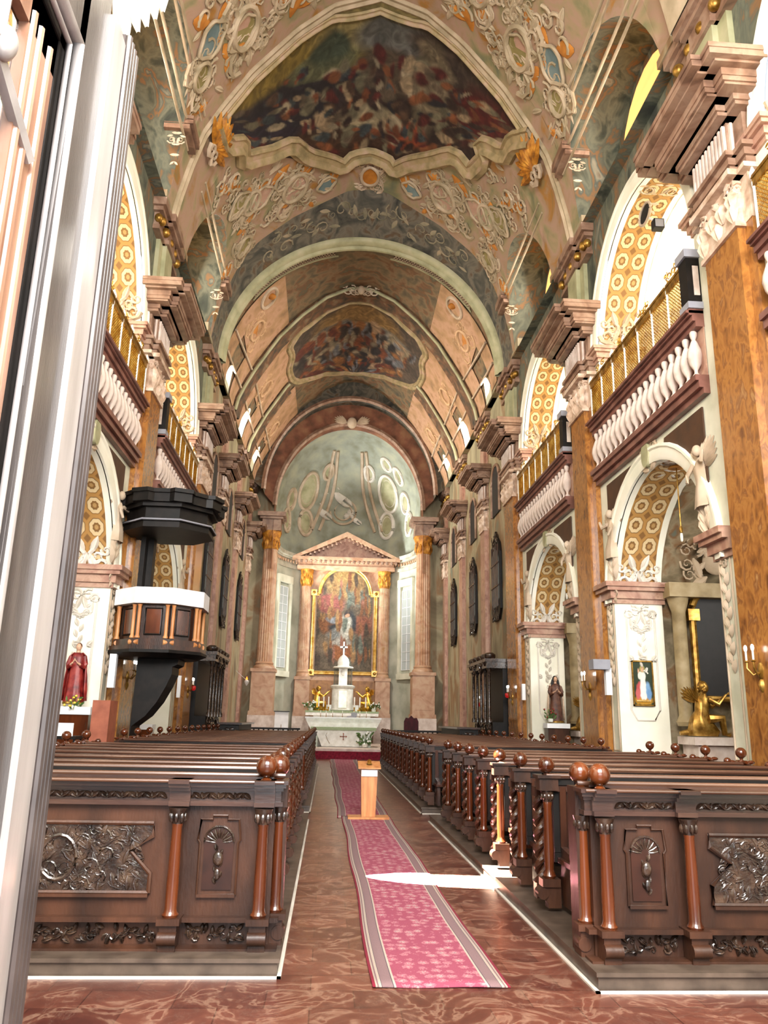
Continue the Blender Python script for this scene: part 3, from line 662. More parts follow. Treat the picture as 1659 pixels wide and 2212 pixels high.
def pier(s, yc, hw, label, gold=MARB, zbot=0, choir=False, X=5.0):
    t = thing('pier', label, 'pier', (s*5.1, yc, 0), 'marble piers along the nave and choir')
    xe = 5.135 if choir else 5.225
    def bx(m, X, h, z0, z1): m.box(*sorted((s*X, s*xe)), yc-h, yc+h, z0, z1)
    m = M(); bx(m, X, hw, 1.0, 8.75); build('pilaster', m, gold, t, smooth=False)
    m = M(); bx(m, X+.117, hw+.22, 1.0, 8.75); build('back_pilaster', m, gold if not choir else PINK, t, smooth=False)
    m = M(); bx(m, X-.12, hw+.1, 0, .9); bx(m, X-.02, hw+.32, 0, .9); bx(m, X-.06, hw+.06, .9, 1.02); bx(m, X+.06, hw+.28, .9, 1.0); build('pedestal', m, PALE if not choir else PALE, t, smooth=False)
    m = M(); bx(m, X-.01, hw+.01, 8.75, 9.5); bx(m, X+.107, hw+.23, 8.75, 9.5)
    bx(m, X-.05, hw+.05, 8.70, 8.78); bx(m, X-.14, hw+.14, 9.5, 9.6); bx(m, X, hw+.34, 9.5, 9.58)
    acanthus(m, X-.01, yc, hw, 8.78, 9.5, s); build('capital', m, mat('capital_stone', ['a88a72', 'c8ae98', 'e0ccbc'], 5, .5) if 'capital_stone' not in MATS else MATS['capital_stone'], t)
    m = M()
    for (z0, z1, p) in ((9.6, 9.72, .04), (9.72, 9.84, .08), (9.84, 9.92, .14), (9.92, 10.5, .03)): bx(m, X-p, hw+p, z0, z1); bx(m, X+.117-p, hw+.25+p, z0, z1)
    build('entablature', m, CORN, t, smooth=False)
    m = M(); k = int(hw*2/.11)
    for i in range(k+1): y = yc-hw+.02+i*(2*hw-.04)/k; m.box(*sorted((s*(X-.08), s*X)), y-.022, y+.022, 9.95, 10.46)
    for i in range(3): m.box(s*(X+.02+.09*i)-.02, s*(X+.02+.09*i)+.02, yc-hw-.09, yc-hw, 9.95, 10.46)
    build('fluted_frieze', m, PALE, t, smooth=False)
    m = M()
    for a, b in zip(PROFC, PROFC[1:]):
        p = b[1]; bx(m, X-p+.0, hw+p*.78, a[0], b[0]); bx(m, X+.117-p+.03, hw+.25+p*.78, a[0], b[0])
    build('cornice', m, CORN, t, smooth=False)
    m = M(); bx(m, X+.02, .34, 11.12, 12.55); bx(m, X+.12, .62, 11.12, 12.55); build('attic_pilaster', m, GREENM if not choir else PINK, t, smooth=False)
    m = M()
    for (z0, z1, p) in ((12.55, 12.66, .06), (12.66, 13.0, .02), (13.0, 13.1, .12), (13.1, 13.3, .2)): bx(m, X+.02-p, .36+p, z0, z1); bx(m, X+.12-p, 1.0+p, z0, z1)
    build('attic_cornice', m, CORN, t, smooth=False)
    m = M()
    for i in range(5): m.ell((s*(X+.05), yc-.9+.45*i, 12.84), (.11, .11, .12), 10, 7)
    m.ell((s*(X+.1), yc-1.03, 12.84), (.1, .1, .11), 10, 7)
    build('ball_ornament', m, OLDG, t)
    return t
for s in (-1, 1):
    pier(s, 10.3, .5, 'tall brown marble pier nearest the camera on the %s' % SIDE[s])
    pier(s, 17.5, .5, 'brown marble pier between the two visible galleries on the %s' % SIDE[s])
    pier(s, 25.0, .62, 'marble pier carrying the %s foot of the choir arch' % SIDE[s])
    pier(s, 29.6, .4, 'first slim marble pier inside the choir on the %s' % SIDE[s], PINK, choir=True)
    pier(s, 34.8, .4, 'second slim marble pier inside the choir on the %s' % SIDE[s], PINK, choir=True)
    pier(s, 40.1, .35, 'last slim marble pier at the apse mouth on the %s' % SIDE[s], PINK, choir=True)
# ------------------------------------------------------------------ galleries: rails, balusters, lattice
BAL = [(.045, 0), (.06, .02), (.06, .06), (.03, .10), (.03, .14), (.095, .24), (.125, .36), (.11, .46), (.055, .60), (.032, .64), (.05, .68), (.06, .72), (.06, .76), (.045, .78)]
def gallery(s, k, yc):
    Y0, Y1 = yc-2.55, yc+2.75
    t = thing('gallery_balustrade', 'stone balustrade of the %s gallery bay on the %s wall' % (names_b[k], SIDE[s]), 'balustrade', (s*5.1, yc, 6.95), 'gallery balustrades')
    bx = lambda m, Xa, Xb, z0, z1: m.box(*sorted((s*Xa, s*Xb)), Y0, Y1, z0, z1)
    m = M()
    for X, a, b in ((4.98, 8.18, 8.30), (4.93, 8.22, 8.27), (5.03, 8.08, 8.18), (5.08, 7.98, 8.08)): bx(m, X, 5.3, a, b)
    build('top_rail', m, DKRED, t, smooth=False)
    m = M()
    for X, a, b in ((5.0, 7.02, 7.12), (5.05, 6.9, 7.02), (5.12, 6.8, 6.9)): bx(m, X, 5.3, a, b)
    build('lower_moulding', m, DKRED, t, smooth=False)
    m = M(); bx(m, 5.2, 5.22, 7.12, 7.98); build('back_panel', m, PINK, t, smooth=False)
    n = 18; bm = M(); bm.lathe(BAL, n=12); b0 = None
    for i in range(n):
        y = Y0+.2+(Y1-Y0-.4)*i/(n-1)
        if b0 is None:
            b0 = build('baluster', bm, PALE, t, loc=(0, 0, 0)); b0.scale = (1, 1, 1.1); b = b0
        else: b = b0.copy(); COL.objects.link(b); b.parent = t
        b.location = (s*.02, y-yc, .17)
    m = M(); bx(m, 5.22, 5.3, 8.3, 8.36)
    # screen on top
    g = thing('lattice_screen', 'gilt lattice screen above the balustrade of the %s gallery bay on the %s wall' % (names_b[k], SIDE[s]), 'screen', (s*5.08, yc, 8.3), 'gilt lattice screens of the galleries')
    ya, yb = Y0+.25, Y1-.1; X = 5.08; np_ = 7; st = (yb-ya)/np_
    pm = M(); pm.lathe([(.032, 0), (.032, .05), (.02, .07), (.02, .78), (.03, .82), (.03, .88), (.018, .9), (.05, .96), (.055, 1.02), (.03, 1.08), (.012, 1.13)], n=8); p0 = None
    for i in range(np_+1):
        if p0 is None: p0 = build('post', pm, ORG, g, loc=(0, 0, 0)); p = p0
        else: p = p0.copy(); COL.objects.link(p); p.parent = g
        p.location = (0, ya+st*i-yc, 0)
    m = M(); m.box(*sorted((s*(X-.025), s*(X+.02))), ya, yb, 9.10, 9.22); m.box(*sorted((s*(X-.04), s*(X+.03))), ya, yb, 9.22, 9.27); m.box(*sorted((s*(X-.02), s*(X+.02))), ya, yb, 8.32, 8.37)
    build('rail', m, OLDG, g, smooth=False)
    for i in range(np_):
        m = M(); a, b = ya+st*i+.04, ya+st*(i+1)-.04; z0, z1 = 8.38, 9.1; h = z1-z0; d = .072; W_ = b-a
        j = -h
        while j < W_:
            for fl in (0, 1):
                y0_, z0_, y1_, z1_ = j, 0, j+h, h
                if y0_ < 0: z0_ = -y0_; y0_ = 0
                if y1_ > W_: z1_ = h-(y1_-W_); y1_ = W_
                if z1_ > z0_:
                    if fl: y0_, y1_ = W_-y0_, W_-y1_
                    m.tube([(s*(X+.006*fl), a+y0_, z0+z0_), (s*(X+.006*fl), a+y1_, z0+z1_)], .009, 4, False)
            j += d
        build('lattice', m, GOLD, g, smooth=False)
    m = M()
    for j, u in enumerate((-1.9, -.6, .6, 1.9)):
        ornament(m, planeF((s*X, yc+.08+u, 9.36), (0, 1, 0), (0, 0, 1), (-s, 0, 0)), .5, .28, 5, j+2, True, .26)
    build('crest', m, GOLD, g)
    e = thing('screen_pedestal', 'dark framed pedestal ending the gallery screen, %s bay on the %s' % (names_b[k], SIDE[s]), 'pedestal', (s*5.1, Y0+.12, 8.3), 'screen end pedestals')
    m = M(); m.box(*sorted((s*5.0, s*5.3)), Y0+.0, Y0+.28, 8.3, 9.25); build('post', m, BLACKW, e, smooth=False)
    m = M(); m.box(*sorted((s*4.96, s*5.3)), Y0-.04, Y0+.31, 9.25, 9.40); m.box(*sorted((s*4.97, s*5.3)), Y0-.03, Y0+.3, 8.3, 8.42); build('cap', m, GREY, e, smooth=False)
    m = M(); m.box(*sorted((s*5.1, s*5.2)), Y0-.01, Y0, 8.55, 9.1); build('inlay', m, PALE, e, smooth=False)
for s in (-1, 1):
    for k, yc in enumerate(BAYS):
        if k == 0 and s < 0: continue
        gallery(s, k, yc)
# ------------------------------------------------------------------ choir walls and oratory windows
for s in (-1, 1):
    m = M(); m.q((s*5.14, 24.9, 0), (s*5.14, 41, 0), (s*5.14, 41, 13.3), (s*5.14, 24.9, 13.3)); m.q((s*5.14, 24.9, 0), (s*9, 24.9, 0), (s*9, 24.9, 13.3), (s*5.14, 24.9, 13.3))
    m.q((s*4.9, 24.9, 13.3), (s*5.8, 24.9, 13.3), (s*5.8, 41, 13.3), (s*4.9, 41, 13.3))
    tag(build('wall_%s_choir' % SIDE[s], m, CHOIRW, smooth=False), 'painted %s wall of the choir' % SIDE[s], 'wall', kind='structure')
    for k, yc in enumerate((27.45, 32.1, 37.3)):
        t = thing('oratory_window', 'dark glazed oratory window, %s into the choir on the %s wall' % (ORD[k], SIDE[s]), 'window', (s*5.1, yc, 5.2), 'oratory windows of the choir')
        F = planeF((s*5.12, yc, 0), (0, 1, 0), (0, 0, 1), (-s, 0, 0)); m = M(); hw = .72
        shape = [(-hw*.6, 5.05), (hw*.6, 5.05), (hw, 5.4), (hw, 7.4), (hw*.8, 7.75), (hw*.3, 8.0), (0, 8.25), (-hw*.3, 8.0), (-hw*.8, 7.75), (-hw, 7.4), (-hw, 5.4)]
        m.prism(shape, F, 0, .08); build('casing', m, BLACKW, t, smooth=False)
        m = M(); m.prism([(x*.8, 5.5+(z-5.05)*.70) for x, z in shape], F, .08, .10); build('glazing', m, LEADS, t, smooth=False)
        m = M()
        for i in range(-2, 3): m.box(*sorted((s*5.0, s*5.03)), yc+i*.25-.018, yc+i*.25+.018, 5.5, 7.7)
        for z in (6.2, 7.0): m.box(*sorted((s*4.99, s*5.03)), yc-.62, yc+.62, z, z+.05)
        build('glazing_bar', m, WOODM, t, smooth=False)
        m = M(); ornament(m, planeF((s*5.03, yc, 7.85), (0, 1, 0), (0, 0, 1), (-s, 0, 0)), 1.1, .5, 6, 4, True, .25); ornament(m, planeF((s*5.03, yc, 5.25), (0, 1, 0), (0, 0, 1), (-s, 0, 0)), .9, .35, 5, 7, True, .25)
        build('carved_crest', m, CARV, t)
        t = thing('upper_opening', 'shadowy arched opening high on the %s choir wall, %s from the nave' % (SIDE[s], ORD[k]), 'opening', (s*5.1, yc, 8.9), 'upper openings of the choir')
        m = M(); m.prism([(-.6, 8.9), (.6, 8.9)]+[(.6*cos(pi*i/10), 10.1+.6*sin(pi*i/10)) for i in range(11)], F, 0, .03); build('painted_void', m, BLACK, t, smooth=False)  # flat black sheet paints the shade inside the opening
        m = M(); m.tube([F(x, z, .03) for x, z in [(.66, 8.9)]+[(.66*cos(pi*i/10), 10.1+.66*sin(pi*i/10)) for i in range(11)]+[(-.66, 8.9)]], .06, 6); build('surround', m, CORN, t)
    # choir stalls
    t = thing('choir_stalls', 'tall black carved choir stalls against the %s choir wall' % SIDE[s], 'choir stalls', (s*4.7, 26.5, 0), 'choir stalls')
    m = M(); m.box(*sorted((s*4.55, s*5.12)), 25.9, 29.0, 0, 1.6); m.box(*sorted((s*4.9, s*5.12)), 25.9, 29.0, 1.6, 3.5); build('back', m, BLACKW, t, smooth=False)
    m = M(); m.box(*sorted((s*4.35, s*5.12)), 25.8, 29.1, 3.3, 3.5); m.box(*sorted((s*4.3, s*5.12)), 25.75, 29.15, 3.5, 3.6)
    for i in range(5): m.lathe([(.16, 0), (.2, .06), (.2, .14), (.12, .2)], (s*4.5, 26.0+.72*i, 3.6), 12)
    ornament(m, planeF((s*4.34, 27.4, 3.45), (0, 1, 0), (0, 0, 1), (-s, 0, 0)), 3.0, .4, 10, 3, True, .4); build('canopy', m, CARV, t)
    for i in range(5):
        m = M(); m.lathe([(.08, 0), (.08, .1), (.05, .16), (.05, 1.6), (.08, 1.68), (.08, 1.76)], (s*4.48, 26.05+.7*i, 1.58), 10); build('column', m, CARV, t)
    m = M(); ornament(m, planeF((s*4.53, 27.4, 1.45), (0, 1, 0), (0, 0, 1), (-s, 0, 0)), 2.9, .5, 12, 5, True, .35); build('carving', m, CARV, t)
    t = thing('stall_desk', 'low dark desk front before the %s choir stalls' % SIDE[s], 'desk', (s*3.8, 27, 0), 'stall desks')
    m = M(); m.box(*sorted((s*3.45, s*3.7)), 22.6 if False else 30.3, 33.2, 0, 1.30) if False else m.box(*sorted((s*3.5, s*4.1)), 26.0, 30.2, 0, 1.36); build('body', m, BLACKW, t, smooth=False)
    m = M(); m.box(*sorted((s*3.4, s*4.15)), 25.9, 30.3, 1.36, 1.42); build('desk_top', m, WOOD, t, smooth=False)
    m = M(); ornament(m, planeF((s*3.8, 25.99, .95), (1, 0, 0), (0, 0, 1), (0, -1, 0)), .5, .6, 8, 5, True, .2); build('carving', m, CARV, t)
# ------------------------------------------------------------------ apse
ARX = 3.9; AY = 41.0
m = M(); m.grid(lambda a, b: (-ARX*cos(pi*a), AY+ARX*sin(pi*a), 0+10.2*b), 48, 1); 
tag(build('wall_apse', m, mat('apse_plaster', ['9a9a88', 'b4b4a2', 'c4c2b0'], 1.2, .8)), 'grey green curved wall of the apse', 'wall', kind='structure')
m = M(); m.grid(lambda a, b: (-ARX*cos(pi*a)*cos(b*pi/2), AY+ARX*sin(pi*a)*cos(b*pi/2), 12.3+4.7*sin(b*pi/2)), 48, 20); m.grid(lambda a, b: (-ARX*cos(pi*a), AY+ARX*sin(pi*a), 10.2+2.1*b), 48, 1)
tag(build('ceiling_conch', m, mat('conch_paint', ['7e7f6a', '96998a', 'aaa992'], 1.1, .8, detail=7)), 'grey half dome of the apse with oval coffers', 'ceiling', kind='structure')
def conch(a, b, h): q = 1-h/ARX; return (-ARX*cos(a)*cos(b)*q, AY+ARX*sin(a)*cos(b)*q, 12.3+4.7*sin(b)*q)
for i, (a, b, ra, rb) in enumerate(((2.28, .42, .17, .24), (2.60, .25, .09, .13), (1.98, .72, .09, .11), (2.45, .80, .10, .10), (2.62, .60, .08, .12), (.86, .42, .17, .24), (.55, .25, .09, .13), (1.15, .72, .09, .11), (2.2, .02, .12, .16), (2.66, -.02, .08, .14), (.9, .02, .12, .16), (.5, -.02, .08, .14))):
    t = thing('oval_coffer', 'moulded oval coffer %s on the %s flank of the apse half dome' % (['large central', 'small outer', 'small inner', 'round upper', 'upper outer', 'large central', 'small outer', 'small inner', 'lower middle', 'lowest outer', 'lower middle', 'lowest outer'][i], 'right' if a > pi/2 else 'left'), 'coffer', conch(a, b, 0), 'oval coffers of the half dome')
    m = M(); P = [conch(a+ra*cos(q*pi/12), b+rb*sin(q*pi/12), .03) for q in range(25)]; m.tube(P, .10, 6); P = [conch(a+ra*.72*cos(q*pi/12), b+rb*.72*sin(q*pi/12), .02) for q in range(25)]; m.tube(P, .025, 5); build('rim', m, WSTUC if a > pi/2 else STUC, t)  # whiter stucco on the right rims puts the lit side into the colour
    m = M(); i0 = len(m.v); m.v += [conch(a+ra*.9*cos(q*pi/12), b+rb*.9*sin(q*pi/12), .012) for q in range(24)]; m.f.append(tuple(range(24))); build('field', m, GREENM, t)
for i, a in enumerate((1.02, 1.14, 2.0, 2.12)):
    m = M(); m.tube([conch(a+(.09 if a < pi/2 else -.09)*sin(b*.25)*2.0, b*.1-.05, .03) for b in range(0, 12)], .10, 6)
    tag(build('dome_rib', m, STUC), 'stucco rib %s from the left across the half dome' % ORD[i], 'rib', 'ribs of the half dome')
for i, (a, b, sc) in enumerate(((1.50, .36, 1.25), (1.22, .16, 1.0), (1.72, .10, .7))):
    p = conch(a, b, .08); m = M(); F = planeF(p, (1, 0, 0), (0, 0, 1), (0, -1, 0)); G = lambda u, v, h, sc=sc: F(u*cos(.9)-v*sin(.9), u*sin(.9)+v*cos(.9), h)
    relief_figure(m, G, sc*.8, -1)
    tag(build('flying_angel', m, WSTUC), ['large white flying angel relief at the centre of the half dome', 'white flying angel relief lower left in the half dome', 'small pale cherub relief just over the pediment'][i], 'relief', 'flying angels in the half dome')
m = M(); P = conch(1.5, .12, .1); m.tube([(P[0]+.75*cos(q*pi/14), P[1]-.05, P[2]+.45+.75*sin(q*pi/14)) for q in range(29)], .07, 6); m.tube([(P[0]+.5*cos(q*pi/14), P[1]-.05, P[2]+.45+.5*sin(q*pi/14)) for q in range(29)], .04, 6)
tag(build('stucco_ring', m, STUC), 'double stucco ring held by the angels in the half dome', 'relief')
# apse arch: face + stepped soffits
face('trim_9', 39.2, cP(prP), circ(4.45, 12.9, 5.2), VAULTD, 'dark face of the arch before the apse')
m = M(); m.grid(lambda a, b: (-4.45*cos(pi*a), 39.2+.9*b, 12.9+5.2*sin(pi*a)), 48, 1); tag(build('trim_10', m, VAULTD), 'dark soffit of the apse arch', 'trim', kind='structure')
face('trim_11', 40.1, circ(4.45, 12.9, 5.2), circ(3.9, 12.3, 4.7), mat('rust_painted_band', ['5a3a28', '80503a', '94684a'], 1.6, .8, detail=8), 'rust brown inner face of the apse arch')
m = M(); m.grid(lambda a, b: (-3.9*cos(pi*a), 40.1+.9*b, 12.3+4.7*sin(pi*a)), 48, 1); m.q((-3.9, 40.1, 9), (-3.9, 41, 9), (-3.9, 41, 12.3), (-3.9, 40.1, 12.3)); m.q((3.9, 40.1, 9), (3.9, 41, 9), (3.9, 41, 12.3), (3.9, 40.1, 12.3))
tag(build('trim_12', m, MATS['rust_painted_band']), 'rust brown inner soffit of the apse arch', 'trim', kind='structure')
transverse('trim_13', 39.15, circ(4.45, 12.9, 5.2), [(-.05, -.1), (-.1, .05), (0, .14), (.12, .1)], CORN, 'moulding round the apse arch')
transverse('trim_14', 40.05, circ(3.9, 12.3, 4.7), [(-.05, -.1), (-.1, .05), (0, .14), (.12, .1)], CORN, 'inner moulding round the half dome mouth')
t = thing('keystone_head', 'stucco cherub head with wings on the keystone of the apse arch', 'keystone', (0, 40, 16.9)); m = M(); m.ell((0, 39.95, 17.0), (.26, .22, .32), 14, 10); build('head', m, STUC, t)
for sg in (-1, 1): m = M(); wing(m, (sg*.25, 39.98, 16.95), (sg, 0, 0), (0, 0, 1), (0, -1, 0), .8, 6, .8); build('wing', m, STUC, t)
# big fluted columns of the apse mouth + wall piers
def fluted(m, c, r, z0, z1, n=40, amp=.05):
    m.grid(lambda a, b: (c[0]+r*(1-.1*b)*(1-amp*(1+cos(a*2*pi*20)))*cos(a*2*pi), c[1]+r*(1-.1*b)*(1-amp*(1+cos(a*2*pi*20)))*sin(a*2*pi), z0+(z1-z0)*b), n*3, 1, True)
ROSE = mat('rose_marble', [(.3, '9c7050'), (.45, 'b48a6c'), (.6, 'c09e80'), (.75, 'a67c50')], 2, .45, detail=8, dist=1)
def column(x, y, r, z0, z1, label, zb=.4, ent=True):
    t = thing('fluted_column', label, 'column', (x, y, zb), 'fluted columns of the apse')
    m = M(); fluted(m, (x, y), r, z0+.35, z1-.95); build('shaft', m, ROSE, t)
    m = M(); m.lathe([(r*1.35, 0), (r*1.35, .08), (r*1.25, .14), (r*1.1, .2), (r*1.18, .27), (r*1.02, .35)], (x, y, z0), 28); build('base', m, ROSE, t)
    m = M(); m.box(x-r*1.4, x+r*1.4, y-r*1.4, y+r*1.4, 1.7, z0); m.box(x-r*1.55, x+r*1.55, y-r*1.55, y+r*1.55, z0-.16, z0); m.box(x-r*1.55, x+r*1.55, y-r*1.55, y+r*1.55, 1.7, 1.9)
    m.box(x-r*1.1, x+r*1.1, y-r*1.43, y-r*1.4, 2.1, z0-.35); build('pedestal', m, ROSE, t, smooth=False)
    m = M(); m.box(x-r*1.6, x+r*1.6, y-r*1.6, y+r*1.6, .4, 1.7); build('plinth', m, PALE, t, smooth=False)
    m = M(); m.lathe([(r*.95, 0), (r*1.0, .05), (r*.95, .1), (r*1.0, .5), (r*1.3, .85), (r*1.3, .95)], (x, y, z1-.95), 16)
    for i in range(12):
        a = i*pi/6; F = planeF((x+r*cos(a), y+r*sin(a), z1-.95), (-sin(a), cos(a), 0), (0, 0, 1), (cos(a), sin(a), 0)); leaf(m, F, 0, .3+.25*(i % 2), .45, .22, pi/2, .5)
    build('capital', m, OCHRE, t)
    if ent:
        m = M()
        for z0_, z1_, p in ((z1, z1+.25, 1.25), (z1+.25, z1+.6, 1.2), (z1+.6, z1+.72, 1.5), (z1+.72, z1+.95, 1.8)): m.box(x-r*p, x+r*p, y-r*p, y+r*p, z0_, z1_)
        build('entablature_block', m, CORN, t, smooth=False)
    return t
for s in (-1, 1):
    column(s*4.0, 40.7, .40, 3.95, 11.0, 'large fluted rose column at the apse mouth on the %s' % SIDE[s])
    column(s*2.15, 43.6, .28, 3.75, 9.6, 'fluted rose column flanking the altar painting on the %s' % SIDE[s], ent=False)
# apse entablature ring with brackets
m = M()
for (z0_, z1_, p) in ((9.6, 9.8, .08), (9.8, 10.1, .04), (10.1, 10.2, .2), (10.2, 10.4, .35)):
    m.grid(lambda a, b: (-(ARX-p)*cos(pi*(.0+a)), AY+(ARX-p)*sin(pi*a), z0_+(z1_-z0_)*b), 40, 1); m.grid(lambda a, b: (-(ARX-p*b)*cos(pi*a), AY+(ARX-p*b)*sin(pi*a), z0_), 40, 1)
tag(build('trim_15', m, mat('apse_entablature_stone', ['a09a86', 'b8b2a0', 'c4beac'], 3, .6)), 'curved entablature round the apse under the half dome', 'cornice', kind='structure')
m = M()
for i in range(48):
    a = pi*(i+.5)/48
    if 1.0 < a < 2.14: continue
    x, y = -(ARX-.12)*cos(a), AY+(ARX-.12)*sin(a); m.ell((x, y, 9.98), (.07, .07, .1), 6, 5)
tag(build('bracket_row', m, ROSE), 'row of small brackets under the curved apse entablature', 'bracket', kind='stuff')
# apse side windows
for s in (-1, 1):
    t = thing('apse_window', 'tall leaded window in the %s side of the apse' % SIDE[s], 'window', (s*3.3, 42.6, 4.2), 'apse windows')
    def F(u, v, h, s=s):
        a = pi-.50 if s > 0 else .50
        a = a+(-s)*u/ARX; q = ARX-h; return (-q*cos(a), AY+q*sin(a), v)
    m = M()
    for i in range(6): m.prism([(-.45+.15*i, 4.2), (-.3+.15*i, 4.2), (-.3+.15*i, 8.5), (-.45+.15*i, 8.5)], F, .01, .03)
    build('pane', m, PANEC, t, smooth=False)
    m = M()
    for u in (-.45, 0, .45): m.tube([F(u, 4.2, .05), F(u, 8.5, .05)], .02, 5)
    for i in range(10): z = 4.2+4.3*i/9; m.tube([F(-.45, z, .05), F(.45, z, .05)], .016, 5)
    build('glazing_bar', m, WHITE, t)
    m = M()
    for u in (-.62, .62): m.prism([(u-.1, 3.9), (u+.1, 3.9), (u+.1, 8.9), (u-.1, 8.9)], F, 0, .14)
    m.prism([(-.75, 8.7), (.75, 8.7), (.75, 9.1), (-.75, 9.1)], F, 0, .16); m.prism([(-.75, 3.7), (.75, 3.7), (.75, 4.0), (-.75, 4.0)], F, 0, .18)
    build('surround', m, WALL, t, smooth=False)
# altarpiece aedicule
t = thing('altarpiece_frame', 'rose marble altarpiece with a triangular pediment around the altar painting', 'altarpiece', (0, 43.7, .4))
m = M(); m.box(-2.5, 2.5, 43.9, 44.2, 3.6, 9.9); build('back_wall', m, ROSE, t, smooth=False)
m = M(); m.box(-2.6, 2.6, 43.7, 44.2, .4, 3.6); m.box(-1.5, 1.5, 43.66, 43.7, 2.0, 3.4); build('base', m, mat('ochre_base_marble', ['7a5230', '9a6c40', '84583a'], 3, .5), t, smooth=False)
m = M()
for z0_, z1_, p in ((9.6, 9.8, .1), (9.8, 10.0, .05), (10.0, 10.08, .2), (10.08, 10.25, .38)): m.box(-2.6-p, 2.6+p, 43.35-p, 44.2, z0_, z1_)
build('entablature', m, ROSE, t, smooth=False)
m = M(); Fp = planeF((0, 43.3, 10.25), (1, 0, 0), (0, 0, 1), (0, -1, 0)); m.prism([(-2.7, 0), (2.7, 0), (0, 1.25)], Fp, -.8, -.2); build('tympanum', m, PINK, t, smooth=False)
m = M()
for sg in (-1, 1): m.prism([(sg*3.0, -.02), (sg*2.6, -.02), (0, 1.18), (0, 1.45)], Fp, -.8, .32)
build('raking_cornice', m, ROSE, t, smooth=False)
m = M()
for i in range(22): m.box(-2.75+i*.262-.05, -2.75+i*.262+.05, 43.0, 43.3, 9.93, 10.06)
for sg in (-1, 1):
    for i in range(11): u = .12+.235*i; z = 11.36-u*.46; m.box(sg*u-.05, sg*u+.05, 43.0, 43.3, z-.10, z)
build('modillion', m, CORN, t, smooth=False)
# --- painted surfaces: colour patches laid on a grid
def paint_grid(m, nu, nv, P, colf):
    m.grid(P, nu, nv); m.col = [colf(a/nu, b/nv) for a in range(nu+1) for b in range(nv+1)]
def blobs(base, lst, seed, n, pal, box, smin=.01, smax=.05):
    rd = random.Random(seed); L = [(u, v, ru, rv, srgb(c)) for u, v, ru, rv, c in lst]
    for _ in range(n):
        u, v = rd.uniform(box[0], box[2]), rd.uniform(box[1], box[3]); p = rd.choice(pal); L.append((u, v, rd.uniform(smin, smax)*.75, rd.uniform(smin, smax)*1.7, srgb(p)))
    cells = {}
    def f(u, v):
        du = noise.noise(Vector((u*9, v*9, seed)))*.03; dv = noise.noise(Vector((u*9, v*9, seed+7)))*.03
        uu, vv = u+du, v+dv; c = list(srgb(base))
        for (x, y, a, b, col) in L:
            d = ((uu-x)/a)**2+((vv-y)/b)**2
            if d < 1.6:
                k = max(0, min(1, (1.6-d)/.9))
                for i in range(3): c[i] = c[i]*(1-k)+col[i]*k
        return (c[0], c[1], c[2], 1)
    return f
# altar painting : arched canvas x -1.55..1.55, z 4.15..9.7
t = thing('altar_painting', 'arched altar painting of a pale seated figure among clouds in a gold frame', 'painting', (0, 43.8, 4.0))
cf = blobs('6a5c4c', [(.5, .85, .35, .14, 'a8875a'), (.25, .66, .22, .09, '9a5850'), (.75, .72, .2, .08, '77776a'), (.5, .93, .2, .06, 'b0905a'), (.2, .45, .16, .08, '8a5a3a'), (.82, .45, .16, .1, '8a5440'), (.5, .2, .3, .1, 'a0623a'),
    (.18, .25, .14, .08, '83705c'), (.8, .2, .14, .12, '4c4a40'), (.45, .42, .22, .05, '3c3e42'), (.62, .47, .08, .11, '33363a'), (.40, .36, .18, .05, '8a8a86'), (.52, .42, .11, .13, 'c8c2b4'), (.47, .28, .17, .035, 'b4aca0'), (.56, .56, .06, .04, '3a3434'), (.55, .545, .035, .022, 'c8987a'), (.3, .50, .12, .03, '8c9096')], 3, 60, ['8a5a3c', '6e7468', 'a07a50', '54463a', '9c6a58'], (0, .05, 1, 1), .02, .06)
m = M()
def PA(a, b):
    z = 4.1+5.55*b; x = (2*a-1)*1.55
    if z > 8.25: mx = sqrt(max(.0001, 1.42**2-(z-8.25)**2)); x = max(-mx, min(mx, x*1.42/1.55))
    return (x, 43.84, z)
paint_grid(m, 70, 120, PA, cf); build('canvas', m, PAINT, t)
m = M()
def frame_tube(P, w_=.10, d=.12):
    path = []
    for i in range(len(P)):
        p, q = Vector(P[max(i-1, 0)]), Vector(P[min(i+1, len(P)-1)]); tt = (q-p).normalized(); path.append((P[i], Vector((-tt.z, 0, tt.x)), (0, -1, 0)))
    m.sweep(path, [(-w_, 0), (-w_, d*.6), (-w_*.6, d), (0, d*.6), (w_*.6, d), (w_, d*.6), (w_, 0)])
frame_tube([(-1.72, 43.82, 4.0), (-1.72, 43.82, 8.35)]); frame_tube([(1.72, 43.82, 4.0), (1.72, 43.82, 8.35)]); frame_tube([(-1.72, 43.82, 4.0), (1.72, 43.82, 4.0)])
frame_tube([(1.42*cos(pi*i/24), 43.82, 8.3+1.5*sin(pi*i/24)) for i in range(25)]); frame_tube([(-1.72, 43.82, 8.3), (-1.42, 43.82, 8.3)]); frame_tube([(1.42, 43.82, 8.3), (1.72, 43.82, 8.3)])
build('frame', m, GILT, t)
m = M()
for x, z in ((-1.72, 4.0), (1.72, 4.0), (-1.72, 8.35), (1.72, 8.35), (0, 9.82)): m.box(x-.16, x+.16, 43.62, 43.8, z-.16, z+.16); m.lathe([(.1, 0), (.07, .04), (.03, .05)], (0, 0, 0), 12) if False else None
build('corner_block', m, GILT, t, smooth=False)
m = M()
for x, z in ((-1.72, 4.0), (1.72, 4.0), (-1.72, 8.35), (1.72, 8.35), (0, 9.82)): m.ell((x, 43.62, z), (.09, .05, .09), 12, 8)
build('rosette', m, OLDG, t)
